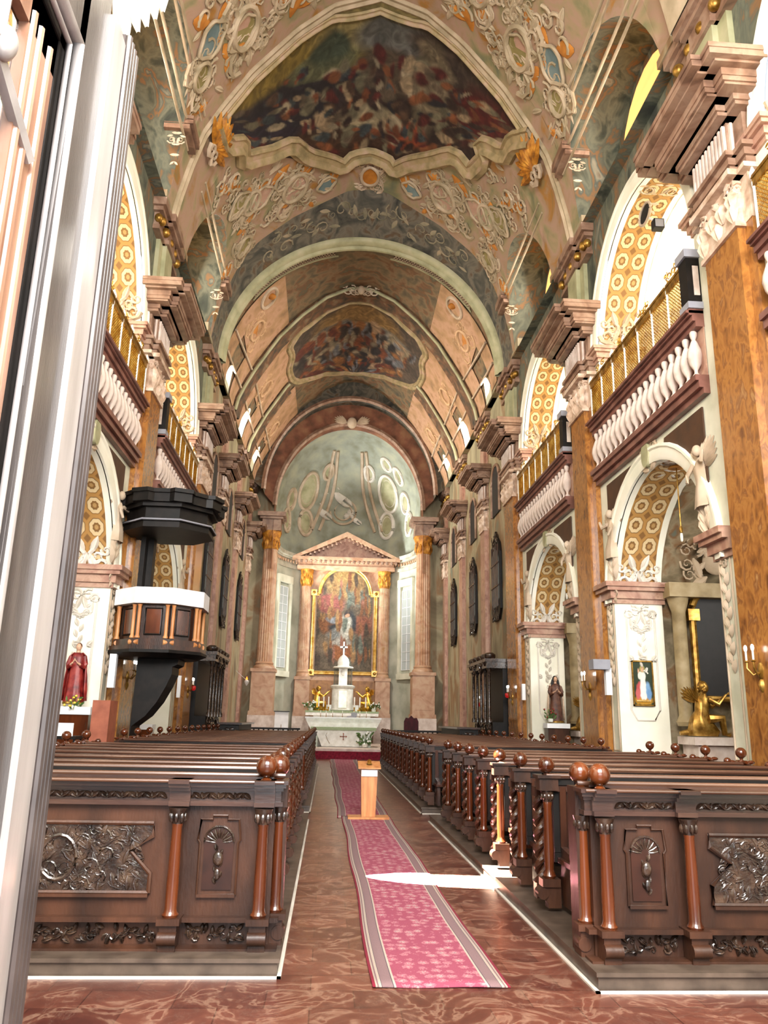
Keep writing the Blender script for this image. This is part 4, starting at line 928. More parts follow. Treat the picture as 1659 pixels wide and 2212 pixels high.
# high altar
t = thing('high_altar', 'white marble high altar table with sage green cloth edge', 'altar', (0, 42, .4))
m = M(); m.box(-1.45, 1.45, 41.6, 42.7, .4, 1.75); build('table', m, MARW, t, smooth=False)
m = M(); m.box(-1.85, 1.85, 41.45, 42.8, 1.75, 1.92); build('mensa', m, MARW, t, smooth=False)
m = M(); m.box(-1.87, 1.87, 41.43, 42.82, 1.90, 1.99); build('cloth', m, SAGE, t, smooth=False)
m = M(); m.box(-1.3, 1.3, 42.2, 42.7, 1.99, 2.3); build('gradine', m, MARW, t, smooth=False)
t = thing('tabernacle', 'white domed tabernacle tower with a cross on the high altar', 'tabernacle', (0, 42.2, 1.99))
m = M(); m.lathe([(.58, 0), (.62, .05), (.58, .12), (.56, .15), (.56, 1.1), (.62, 1.16), (.66, 1.25), (.55, 1.3)], (0, 42.2, 2.0), 28); build('drum', m, MARW, t)
m = M(); m.box(-.2, .2, 41.6, 41.75, 2.15, 3.0); build('door', m, mat('tabernacle_door', ['d8c898', 'efe6c8'], 5, .3, .3), t, smooth=False)
m = M(); m.box(-.22, .22, 42.0, 42.4, 3.3, 4.15); m.ell((0, 41.99, 3.95), (.14, .05, .18), 12, 8); build('upper_niche', m, MARW, t, smooth=False)
for i in range(8):
    x = (-.46, -.40, -.33, -.27, .27, .33, .40, .46)[i]; m = M(); m.lathe([(.03, 0), (.03, .06), (.02, .1), (.02, .75), (.032, .85)], (x, 42.15-.05*(i % 2), 3.3), 8); build('column', m, LEADS, t)
m = M(); m.lathe([(.5, 0), (.55, .05), (.5, .1), (.32, .12), (.30, .2), (.31, .32), (.27, .48), (.17, .62), (.06, .7), (.02, .74)], (0, 42.2, 4.15), 24); build('dome', m, MARW, t)
m = M(); m.box(-.04, .04, 42.17, 42.23, 4.85, 5.55); m.box(-.2, .2, 42.17, 42.23, 5.22, 5.31); build('cross', m, MARW, t, smooth=False)
def candlestick(x, y, z, h, label):
    t = thing('candlestick', label, 'candlestick', (x, y, z), 'candles on the high altar')
    m = M(); m.lathe([(.07, 0), (.03, .04), (.025, .12), (.05, .16), (.02, .2)], (x, y, z), 10); build('holder', m, GOLD, t)
    m = M(); m.lathe([(.035, 0), (.035, h), (.01, h+.01)], (x, y, z+.2), 10); build('candle', m, CANDLE, t)
cl = ['outermost white candle left of the tabernacle', 'middle white candle left of the tabernacle', 'innermost white candle left of the tabernacle', 'innermost white candle right of the tabernacle', 'middle white candle right of the tabernacle', 'outermost white candle right of the tabernacle']
for i, x in enumerate((-1.2, -.95, -.7, .62, .9, 1.2)): candlestick(x, 41.75, 1.99, .5, cl[i])
def bouquet(name, x, y, z, r, label, n=26, fl=PETAL, seed=1, tall=1.2):
    t = thing(name, label, 'flowers', (x, y, z)); rd = random.Random(seed); m = M(); m2 = M()
    for i in range(n):
        a, q, h = rd.uniform(0, 2*pi), rd.uniform(.1, 1)*r, rd.uniform(.2, 1)*r*tall
        p = Vector((x+q*cos(a), y+q*sin(a), z+h)); F = planeF(p, (cos(a), sin(a), 0), (0, 0, 1), (-sin(a), cos(a), 0)); leaf(m, F, 0, 0, r*.5, r*.2, rd.uniform(0, 1.5), .3)
        m.tube([(x, y, z), tuple(p)], r*.02, 4)
        if i % 2: m2.ell(tuple(p+Vector((0, -.02, r*.1))), (r*.13, r*.13, r*.11), 7, 5)
    build('leaves', m, GREENL, t); build('blossoms', m2, fl, t)
    m = M(); m.lathe([(r*.3, 0), (r*.35, r*.3), (r*.25, r*.42)], (x, y, z), 10); build('vase', m, MARW, t)
bouquet('bouquet', -1.6, 41.7, 1.99, .38, 'white flower bouquet at the left end of the high altar', seed=2)
bouquet('bouquet', 1.62, 41.7, 1.99, .38, 'white flower bouquet at the right end of the high altar', seed=3)
# gold kneeling angels
def angel(name, x, y, z, sc, d, label, mt=GOLD, group=None, wings=WSTUC):
    t = thing(name, label, 'statue', (x, y, z), group)
    def T(u, v, w_): return (x+d*u*sc, y+v*sc, z+w_*sc)
    m = M(); st = [(0, .1, .0, .36, .26), (.02, .08, .12, .38, .28), (-.05, .05, .3, .30, .25), (-.08, .02, .45, .22, .2), (-.05, 0, .6, .17, .15), (-.02, 0, .75, .19, .15), (0, 0, .9, .18, .13), (.02, 0, .97, .08, .08), (.03, 0, 1.04, .06, .06)]
    i0 = len(m.v); n = 24
    for (cx, cy, cz, a, b) in st:
        for k in range(n): q = 2*pi*k/n; f_ = 1+.09*sin(7*q+cz*5)*(1 if cz < .6 else .3); m.v.append(T(cx+a*f_*cos(q), cy+b*f_*sin(q), cz))
    for j in range(len(st)-1):
        for k in range(n): m.f.append((i0+j*n+k, i0+j*n+(k+1) % n, i0+(j+1)*n+(k+1) % n, i0+(j+1)*n+k))
    m.ell(T(.05, -.02, 1.16), (.10*sc, .11*sc, .135*sc), 14, 10); m.ell(T(.13, -.05, 1.14), (.02*sc, .02*sc, .03*sc), 6, 5)
    m.tube([T(.1, -.12, .88), T(.3, -.2, .75), T(.5, -.12, .95), T(.56, -.1, 1.0)], [.06*sc, .055*sc, .035*sc, .03*sc], 8); m.tube([T(.05, .12, .88), T(.28, .1, .7), T(.5, .0, .9), T(.55, -.02, .96)], [.06*sc, .055*sc, .035*sc, .03*sc], 8)
    m.tube([T(.05, -.12, .4), T(.38, -.15, .42), T(.42, -.15, .05), T(.55, -.15, .03)], [.13*sc, .11*sc, .07*sc, .05*sc], 8); m.tube([T(0, .15, .3), T(-.2, .2, .1), T(-.55, .2, .05)], [.13*sc, .1*sc, .05*sc], 8)
    for k in range(5):
        a = -.35+.17*k; m.tube([T(.56, -.1, 1.0), T(.56+.09*cos(a), -.1+.04*(k-2)*.3, 1.0+.09*sin(a)+.03)], [.012*sc, .008*sc], 5)
    build('body', m, mt, t)
    m = M(); m.ell(T(.02, 0, 1.2), (.125*sc, .125*sc, .13*sc), 12, 8); 
    for k in range(8): m.ell(T(-.08+.02*k, .1*sin(k), 1.12+.05*cos(k*2)), (.05*sc, .05*sc, .05*sc), 7, 5)
    build('hair', m, OLDG, t)
    for sg in (-1, 1):
        m = M(); wing(m, T(-.08, .1+sg*.08, .8), (-d*.6, sg*.5, .2), (0, 0, 1), (0, -1, 0), .55*sc, 6, 1.0); build('wing', m, mt, t)
angel('kneeling_angel', -1.25, 42.0, 2.0, .95, 1, 'gilded kneeling angel to the left of the tabernacle', group='gilded angels at the tabernacle')
angel('kneeling_angel', 1.3, 42.0, 2.0, .95, -1, 'gilded kneeling angel to the right of the tabernacle', group='gilded angels at the tabernacle')
# front altar (mensa facing the people)
t = thing('peoples_altar', 'cream altar table with a small red cross on its front panel', 'altar', (0, 36.6, .4))
m = M(); m.prism([(-1.2, .43), (1.2, .43), (1.05, .55), (1.02, 1.0), (1.25, 1.12), (1.25, 1.2), (-1.25, 1.2), (-1.25, 1.12), (-1.02, 1.0), (-1.05, .55)], planeF((0, 37.0, 0), (1, 0, 0), (0, 0, 1), (0, -1, 0)), 0, .6)
m2 = M(); m2.prism([(-.95, .42), (.95, .42), (1.25, 1.12), (-1.25, 1.12)], planeF((0, 36.4, 0), (1, 0, 0), (0, 0, 1), (0, -1, 0)), 0, .06); build('body', m2, MARW, t, smooth=False)
m = M(); m.box(-1.25, -1.13, 36.4, 37.2, .4, 1.15); m.box(1.1, 1.22, 36.4, 37.2, .4, 1.15); build('leg', m, mat('pale_green_marble', ['a8b4a0', 'c8d0c0'], 4, .4), t, smooth=False)
m = M(); m.box(-1.45, 1.45, 36.2, 37.4, 1.12, 1.24); build('top', m, SAGE, t, smooth=False)
m = M(); m.prism([(-1.2, .4), (1.2, .4), (1.25, .7), (1.72, 1.55), (1.72, 1.62), (-1.72, 1.62), (-1.72, 1.55), (-1.25, .7)], planeF((0, 38.1, 0), (1, 0, 0), (0, 0, 1), (0, -1, 0)), 0, .6); build('rear_table', m, MARW, t, smooth=False)
m = M(); m.box(-1.75, 1.75, 37.45, 38.25, 1.60, 1.68); build('rear_cloth', m, WHITE, t, smooth=False)
m = M(); m.box(-.018, .018, 36.30, 36.34, .72, .97); m.box(-.13, .13, 36.30, 36.34, .83, .866)
for px_, pz in ((-.13, .848), (.13, .848), (0, .72), (0, .97)): m.ell((px_, 36.32, pz), (.03, .015, .03), 8, 5)
build('cross', m, TERRA, t, smooth=False)
m = M()
for sg in (-1, 1): m.tube([(sg*.72, 36.31, 1.0), (sg*.78, 36.31, .9), (sg*.7, 36.31, .7), (sg*.6, 36.31, .55)], .01, 5)
build('engraved_line', m, OLDG, t)
t = thing('book_stand', 'dark book stand holding an open missal on the altar table', 'book stand', (.45, 37.7, 1.68)); m = M(); m.prism([(-.2, 0), (.2, 0), (.2, .12), (-.2, .05)], planeF((.4, 37.6, 1.68), (1, 0, 0), (0, 0, 1), (0, -1, 0)), 0, .05); m.box(.15, .45, 37.5, 37.56, 1.68, 1.72); build('stand', m, WOODC, t, smooth=False)
m = M(); m.box(.35, .62, 37.52, 37.55, 1.73, 1.9); build('book', m, GREY, t, smooth=False)
for i, x in enumerate((-1.05, -.8, -.5, -.05, .48, .75, 1.05)):
    t = thing('altar_candle', 'short thin candle, %s from the left on the rear altar cloth' % ORD[i], 'candle', (x, 37.6, 1.68), 'thin candles on the rear altar cloth'); m = M(); m.lathe([(.03, 0), (.012, .03), (.012, .16)], (x, 37.6, 1.68), 8); build('stick', m, OLDG, t); m = M(); m.lathe([(.012, 0), (.012, .12), (.003, .13)], (x, 37.6, 1.84), 8); build('candle', m, CANDLE, t)
bouquet('flower_arrangement', .95, 36.15, .42, .42, 'white and green flower arrangement at the foot of the altar', 34, PETAL, 8, 1.4)
# red step, ambo, celebrant chair, rail
t = thing('sanctuary_step', 'red carpeted step at the head of the aisle', 'step', (0, 34.1, 0)); m = M(); m.box(-2.6, 2.6, 33.9, 35.6, 0, .28); build('riser', m, REDC, t, smooth=False); m = M(); m.box(-2.6, 2.6, 33.88, 35.6, .28, .31); build('tread', m, REDC, t, smooth=False)
t = thing('ambo', 'white draped ambo with a gold emblem left of the altar', 'ambo', (-2.85, 38, .4)); m = M(); m.box(-3.15, -2.53, 37.8, 38.2, .4, 1.86); build('drape', m, WHITE, t, smooth=False); m = M(); m.ell((-2.84, 37.79, .85), (.1, .02, .14), 10, 6); m.tube([(-2.84, 37.78, .8), (-2.84, 37.78, 1.3)], .012, 5); m.tube([(-2.95, 37.78, 1.1), (-2.72, 37.78, 1.1)], .01, 5); build('emblem', m, OLDG, t); m = M(); m.box(-3.2, -2.48, 37.75, 38.25, 1.86, 1.9); build('top', m, IRON, t, smooth=False)
t = thing('throne', 'dark red throne chair right of the altar', 'chair', (3.2, 38, .4)); m = M(); m.box(2.86, 3.54, 37.7, 38.3, .4, .9); build('seat', m, ROBER, t, smooth=False)
m = M(); m.prism([(-.34, .9), (.34, .9), (.34, 1.55), (.26, 1.72), (.12, 1.70), (0, 1.82), (-.12, 1.70), (-.26, 1.72), (-.34, 1.55)], planeF((3.2, 38.3, 0), (1, 0, 0), (0, 0, 1), (0, -1, 0)), 0, .1); build('backrest', m, mat('dark_red_velvet', ['2c0610', '48101c'], 8, .8), t, smooth=False)
for sg in (-1, 1): m = M(); m.box(3.2+sg*.34-.03, 3.2+sg*.34+.03, 37.7, 38.3, .9, 1.15); build('armrest', m, BLACKW, t, smooth=False)
for s in (-1, 1):
    t = thing('altar_rail', 'low black altar rail %s of the central step' % SIDE[s], 'rail', (s*3.3, 35.7, .0), 'altar rails')
    m = M(); m.box(*sorted((s*1.9, s*4.8)), 35.7, 35.85, 1.1, 1.18); m.box(*sorted((s*1.9, s*4.8)), 35.7, 35.85, .4, .5); build('handrail', m, BLACKW, t, smooth=False)
    bm = M(); bm.lathe([(.04, 0), (.02, .1), (.05, .25), (.02, .5), (.04, .62)], n=8); b0 = None
    for i in range(14):
        if b0 is None: b0 = build('baluster', bm, BLACKW, t, loc=(0, 0, 0)); b = b0
        else: b = b0.copy(); COL.objects.link(b); b.parent = t
        b.location = (s*(-1.3+.21*i), .07, .48)
# ------------------------------------------------------------------ vault paintings
XF = [(-4.02, 17.6), (-3.95, 18.3), (-3.4, 20.1), (-2.4, 21.3), (-1.5, 22.0), (-.9, 22.4), (0, 22.35), (.8, 22.4), (1.4, 21.9), (2.2, 21.2), (3.2, 20.0), (3.7, 18.6), (3.95, 17.6)]
def farY(x):
    return interp(x, [p[0] for p in XF], [p[1] for p in XF])
t = thing('ceiling_painting', 'large dark ceiling painting of a crowd under a golden sky', 'painting', (0, 20, 19), None)
cf = blobs('3a2a24', [(.28, .16, .28, .20, '8a7434'), (.5, .1, .2, .16, '9a8a58'), (.62, .2, .2, .12, '6c6a64'), (.2, .5, .16, .22, '2a2428'), (.10, .7, .1, .2, '2c2430'), (.75, .2, .12, .2, '4a3c34'), (.87, .5, .08, .3, '5c1c18'), (.3, .3, .12, .08, '6a6a4a'), (.33, .22, .05, .1, '47503e'),
   (.55, .4, .12, .12, '5a4a3a'), (.7, .45, .06, .3, '8a7a60'), (.4, .88, .3, .1, '4a3020'), (.5, .72, .12, .08, 'a89878'), (.62, .8, .08, .1, 'a04a2a')], 5, 330,
   ['7a4428', 'a89070', '6a5a48', '3c2a24', '2c2a30', '8c5432', '787058', '5a2420', 'a8987c', '40484a', '584030'], (.05, .30, .97, .94), .008, .034)
_cf0 = cf
m = M()
def PF(a, b):
    x = -4.0+8.0*a; y0, y1 = 17.2, max(17.3, farY(x)-.15); y = y0+(y1-y0)*b; return (x, y, zv(x, y)-.05)
paint_grid(m, 150, 120, PF, cf); build('canvas', m, PAINTF, t)
def surf_frame(pts, prof, material, name, parent, closed=False):
    q_ = [] if closed else [pts[0]]
    for a, b in zip(pts, pts[1:]+([pts[0]] if closed else [])): q_ += [(a[0]*.82+b[0]*.18, a[1]*.82+b[1]*.18), (a[0]*.18+b[0]*.82, a[1]*.18+b[1]*.82)]
    pts = q_ if closed else q_+[pts[-1]]
    m = M(); path = []; P = [Vector((x, y, zv(x, y)-.03)) for x, y in pts]
    # resample
    Q = []
    for a, b in zip(P, P[1:]+([P[0]] if closed else [])):
        k = max(1, int((b-a).length/.25))
        for i in range(k):
            q = a.lerp(b, i/k); q.z = zv(q.x, q.y)-.03; Q.append(q)
    if not closed: Q.append(P[-1])
    n = len(Q)
    for i in range(n):
        a, b = Q[(i-1) % n if closed else max(i-1, 0)], Q[(i+1) % n if closed else min(i+1, n-1)]; tt = (b-a).normalized()
        e = .05; x, y = Q[i].x, Q[i].y; nr = Vector((-(zv(x+e, y)-zv(x-e, y))/(2*e), 0, 1)).normalized()*-1; sd = tt.cross(nr).normalized(); path.append((Q[i], sd, nr))
    m.sweep(path, prof, closed); return build(name, m, material, parent)
FP = [(-.32, 0), (-.3, .10), (-.22, .16), (-.16, .1), (0, .12), (.08, .22), (.16, .24), (.22, .14), (.28, .1), (.3, 0)]
cfar = [(-4.1, 17.2), (-4.05, 18.3), (-3.7, 18.9), (-3.75, 19.5), (-3.2, 20.15), (-2.5, 20.5), (-2.1, 21.3), (-1.4, 22.0), (-.95, 22.45), (-.5, 22.2), (0, 22.15), (.5, 22.25), (.85, 22.5), (1.35, 21.9), (2.0, 21.2), (2.6, 20.4), (3.05, 20.5), (3.3, 19.6), (3.1, 19.3), (3.7, 18.7), (3.75, 18.0), (4.05, 17.2)]
surf_frame(cfar, FP, mat('aged_frame_stucco', ['8a7c58', 'a8946c', 'b89c84'], 3, .7), 'frame', t)
surf_frame([(-4.05, 17.35), (-3.0, 17.32), (-1.5, 17.3), (-.8, 17.5), (.8, 17.5), (1.5, 17.3), (3.0, 17.32), (4.05, 17.35)], [(a*.35, b*.5) for a, b in FP], MATS['aged_frame_stucco'], 'near_frame', t)
t = thing('choir_ceiling_painting', 'octagonal choir ceiling painting with swirling dark figures', 'painting', (0, 32.5, 18.8))
cf = blobs('5a4a3c', [(.5, .2, .3, .16, 'a07c48'), (.3, .3, .2, .1, '7c7a74'), (.7, .3, .2, .08, '8a8478'), (.5, .5, .3, .15, '6c4a34'), (.3, .85, .15, .1, '2c2422'), (.7, .85, .15, .08, '7a3014')], 9, 220, ['8a4a2a', '3a302c', '9a8a70', '6a3020', '7c7c80', '2c2628', 'a06a3a', 'b09070'], (.05, .25, .95, .95), .012, .05)
oc = [(-2.6, 30.7), (-2.2, 30.75), (-1.3, 30.55), (0, 30.5), (1.3, 30.55), (2.2, 30.75), (2.6, 30.7), (3.0, 31.2), (2.9, 32.2), (3.1, 33.2), (3.0, 34.6), (2.7, 35.6), (1.9, 36.6), (.8, 37.6), (0, 38.0), (-.8, 37.6), (-1.9, 36.6), (-2.7, 35.6), (-3.0, 34.6), (-3.1, 33.2), (-2.9, 32.2), (-3.0, 31.2)]
def hw2(y): return interp(y, [30.6, 31.2, 34.6, 35.6, 36.6, 37.6, 38.0], [2.6, 3.0, 3.0, 2.7, 1.9, .9, .1])
m = M(); paint_grid(m, 90, 80, lambda a, b: ((2*a-1)*hw2(30.65+7.3*b), 30.65+7.3*b, zv((2*a-1)*hw2(30.65+7.3*b), 30.65+7.3*b)-.09), cf); build('canvas', m, PAINTF, t)
surf_frame(oc, [(a*.6, b*.7) for a, b in FP], MATS['aged_frame_stucco'], 'frame', t, True)
# vault stucco ornament groups
def SF(x0, y0, s=1):
    """local frame on the vault: u along the curve (towards the wall), v along Y"""
    def F(u, v, h):
        x = x0; ux = abs(x0); k = sqrt(1+(((zv(ux+.05, y0)-zv(ux-.05, y0))/.1)**2)); x = ux+u/k; x = min(x, 4.93); y = y0+v; e = .05
        g = (zv(x+e, y)-zv(x-e, y))/(2*e); nn = Vector((-g, 0, 1)).normalized()
        p = Vector((x, y, zv(x, y)))-nn*(h+.01); return (s*p.x, p.y, p.z)
    return F
def rocaille(name, s, x0, y0, w_, h, n, seed, label, material=VREL, group=None, field=None):
    F = SF(x0, y0, s); t = thing(name, label, 'stucco ornament', F(0, 0, 0), group)
    m = M(); ornament(m, lambda u, v, hh: F(v, u, hh), w_*1.15, h*1.15, n*2, seed, True, .11)
    for d in (-1, 1):
        G = lambda u, v, hh, d=d: F(v, d*u, hh)
        scroll(m, G, w_*.36, h*.3, .24*min(w_, h), 0, 1, 1.3, .18); scroll(m, G, w_*.36, -h*.3, .2*min(w_, h), 3, -1, 1.3, .18); leaf(m, G, w_*.15, h*.42, w_*.4, w_*.12, .5, .4)
    build('scrollwork', m, material, t)
    m = M(); m.tube([F(h*.34*sin(q*pi/12), w_*.30*cos(q*pi/12), .05) for q in range(25)], .045*min(w_, h)+.015, 6); build('oval_border', m, material, t)
    if field: m = M(); m.v += [F(h*.31*sin(q*pi/12), w_*.27*cos(q*pi/12), .03) for q in range(24)]; m.f.append(tuple(range(24))); build('oval_field', m, field, t)
PKF = mat('pink_field', ['a88470', 'c09c88'], 2, .8); OLV = mat('olive_field', ['7c7040', '968a58'], 2, .8); ORF = mat('orange_field', ['a06018', 'c88434'], 3, .7)
for s in (-1, 1):
    sd = SIDE[s]
    rocaille('vault_cartouche', s, 3.35, 15.6, 1.7, 1.5, 14, 21, 'stucco cartouche beside the near vault arch, upper %s' % sd, group='cartouches of the near vault', field=PKF)
    rocaille('vault_cartouche', s, 4.25, 15.5, 1.0, 1.0, 9, 22, 'small olive stucco panel below the upper %s cartouche' % sd, group='cartouches of the near vault', field=OLV)
    rocaille('vault_cartouche', s, 2.3, 15.2, 1.6, 1.2, 10, 24, 'stucco scroll spray beside the crown of the near vault, %s' % sd, group='cartouches of the near vault', field=PKF)
    rocaille('vault_roundel', s, 2.45, 22.3, 1.6, 1.4, 12, 31, 'pink stucco roundel %s of centre below the ceiling painting' % sd, group='roundels below the ceiling painting', field=PKF)
    rocaille('vault_roundel', s, 3.7, 21.4, 1.3, 1.2, 10, 33, 'blue grey edged stucco roundel near the %s vault foot' % sd, group='roundels below the ceiling painting', field=GREENM)
    rocaille('vault_roundel', s, 4.05, 22.9, 1.0, 1.3, 10, 35, 'stucco spray in the %s corner before the chancel band' % sd, group='roundels below the ceiling painting', field=OLV)
    # shells at arch foot
    t = thing('shell_ornament', 'orange gilded shell at the %s foot of the ceiling painting' % sd, 'shell', (s*4.25, 17.6, 15.9), 'orange shells'); m = M(); F = SF(4.2, 17.75, s)
    for i in range(9): a = -1.3+2.6*i/8; leaf(m, lambda u, v, h: F(-v+.25, u, h+.1), .5*sin(a), .5*cos(a), .95, .26, pi/2-a, .5)
    build('fan', m, OCHRE, t); m = M(); scroll(m, lambda u, v, h: F(v+.35, u, h+.1), .15, 0, .2, 0, 1, 1.3, .3); scroll(m, lambda u, v, h: F(v+.35, u, h+.1), -.15, 0, .2, pi, -1, 1.3, .3); build('scroll', m, STUC, t)
    # arch foot pilaster with cap and acanthus
    for k, (y, lab) in enumerate(((16.3, 'nearer'), (23.3, 'farther'))):
        t = thing('vault_strip', 'stuccoed strip with capital at the %s %s vault foot' % (lab, sd), 'strip', (s*4.8, y, 13.3), 'stuccoed vault strips'); F = SF(4.6, y, s); m = M()
        for zz, hh in ((14.9, .12), (15.05, .2), (15.15, .12)):
            xx = xat(zz, y); m.box(*sorted((s*(xx-.12-hh*.4), s*5.05)), y-.45, y+.45, zz-.06, zz+.06)
        build('cap', m, CORN, t, smooth=False); m = M(); ornament(m, planeF((s*4.74, y-.42, 14.3), (s, 0, 0), (0, 0, 1), (0, -1, 0)), .3, .9, 7, 5, True, .3); build('acanthus', m, STUC, t)
    # borders: long ribs parallel with the lunettes
    for k, (a, b, Y0, Y1) in enumerate(((4.55, 4.5, 10.9, 16.6), (4.3, 4.25, 10.9, 16.6), (4.5, 4.4, 18.4, 23.4))):
        m = M(); 
        for dx in (0, .08): m.tube([(s*(a+dx+.0), Y0+(Y1-Y0)*i/20, zv(a+dx, Y0+(Y1-Y0)*i/20)-.03) for i in range(21) if zl(Y0+(Y1-Y0)*i/20) < zv(a+dx, Y0+(Y1-Y0)*i/20)] or [(s*a, Y0, zv(a, Y0)), (s*a, Y0+.5, zv(a, Y0+.5))], .035, 6)
        tag(build('vault_border', m, VREL), 'double stucco border, %s one up from the %s wall' % (ORD[k], sd), 'moulding', 'vault borders')
    # tondi in the choir vault
    t = thing('vault_tondo', 'dark recessed tondo on the %s of the choir vault' % sd, 'tondo', (s*3.5, 26.4, 16.8), 'tondi of the choir vault'); F = SF(3.5, 26.6, s)
    m = M(); m.tube([F(.42*sin(q*pi/12), .42*cos(q*pi/12), .04) for q in range(25)], .07, 7); build('rim', m, STUC, t)
    m = M(); m.v += [F(.38*sin(q*pi/12), .38*cos(q*pi/12), .02) for q in range(24)]; m.f.append(tuple(range(24))); build('field', m, MATS['dark_spandrel'], t)
    m = M(); m.ell(F(-.1, 0, .08), (.16, .12, .12), 10, 7); build('gilt_boss', m, ORF, t)
    for k, y in enumerate((27.6, 32.3, 37.3)):
        rocaille('choir_cartouche', s, 4.0, y, 1.3, 1.2, 9, 50+k, 'pinkish stucco cartouche %s along the %s foot of the choir vault' % (ORD[k], sd), mat('warm_stucco', ['b8926c', 'd0ac86'], 3, .7) if 'warm_stucco' not in MATS else MATS['warm_stucco'], 'choir vault cartouches', ORF if k != 1 else PKF)
def VF(s):
    def F(u, v, h):
        ph = u/5.2; x = 4.95*sin(min(ph, 1.5)); e = .04; g = (zv(x+e, v)-zv(x-e, v))/(2*e); nn = Vector((-g, 0, 1)).normalized(); p = Vector((x, v, zv(x, v)))-nn*(h+.012); return (s*p.x, p.y, p.z)
    return F
for s in (-1, 1):
    F = VF(s)
    for k, (u0, u1, v0, v1, n, lab) in enumerate(((1.2, 3.2, 12.6, 16.7, 70, 'upper near vault'), (3.2, 5.6, 13.9, 16.7, 55, 'lower near vault'), (1.0, 3.0, 21.6, 23.4, 34, 'upper second vault'), (3.0, 5.9, 19.2, 23.3, 75, 'lower second vault'))):
        t = thing('stucco_field', 'dense rocaille stucco covering the %s on the %s' % (lab, SIDE[s]), 'stucco ornament', F((u0+u1)/2, (v0+v1)/2, 0), 'rocaille fields of the vault')
        m = M(); m2 = M(); rd = random.Random(70+k)
        for i in range(n):
            u, v = rd.uniform(u0, u1), rd.uniform(v0, v1); x = 4.95*sin(u/5.2)
            if zv(x, v) < zl(v)+.25: continue
            if k >= 2 and v < farY(x)+.45 and x < 4.0: continue
            q = rd.uniform(.10, .26)
            if rd.random() < .5: scroll(m, F, u, v, q, rd.uniform(0, 6.3), rd.choice((-1, 1)), rd.uniform(.7, 1.4), .2)
            else: leaf(m, F, u, v, q*2.2, q*.8, rd.uniform(0, 6.3), .45)
            if i % 6 == 0: leaf(m2, F, u+.1, v, q*3, q*1.6, rd.uniform(0, 6.3), .2)
        build('scrollwork', m, VREL, t); build('gilt_leaf', m2, ORF, t)
        for j in range(2):
            uc, vc = (u0+u1)/2+(j-.5)*.9, (v0+v1)/2+(.5-j)*.7; m = M(); rr_ = .42 if k != 2 else .3
            m.tube([F(uc+rr_*cos(q*pi/14)*(1+.18*cos(q*pi/14*4)), vc+rr_*.9*sin(q*pi/14), .05) for q in range(29)], .045, 6); build('border', m, VREL, t)
            m = M(); m.v += [F(uc+rr_*.9*cos(q*pi/14)*(1+.18*cos(q*pi/14*4)), vc+rr_*.8*sin(q*pi/14), .03) for q in range(28)]; m.f.append(tuple(range(28))); build('field', m, (PKF, OLV, mat('blue_grey_field', ['5c7074', '7c8e8c'], 2, .8) if 'blue_grey_field' not in MATS else MATS['blue_grey_field'])[(k+j) % 3], t)
rocaille('crown_roundel', 1, .02, 23.0, 1.2, .9, 9, 41, 'red centred roundel at the crown below the ceiling painting', STUC, None, ORF)
t = thing('arch_cartouche', 'small stucco cherub cartouche at the crown of the first choir arch', 'cartouche', (0, 29.3, 18.9)); m = M(); ornament(m, planeF((0, 29.25, 18.75), (1, 0, 0), (0, 0, 1), (0, -1, 0)), 1.5, .5, 9, 6, True, .3); m.ell((0, 29.2, 18.7), (.16, .12, .2), 10, 8); build('scrollwork', m, STUC, t)
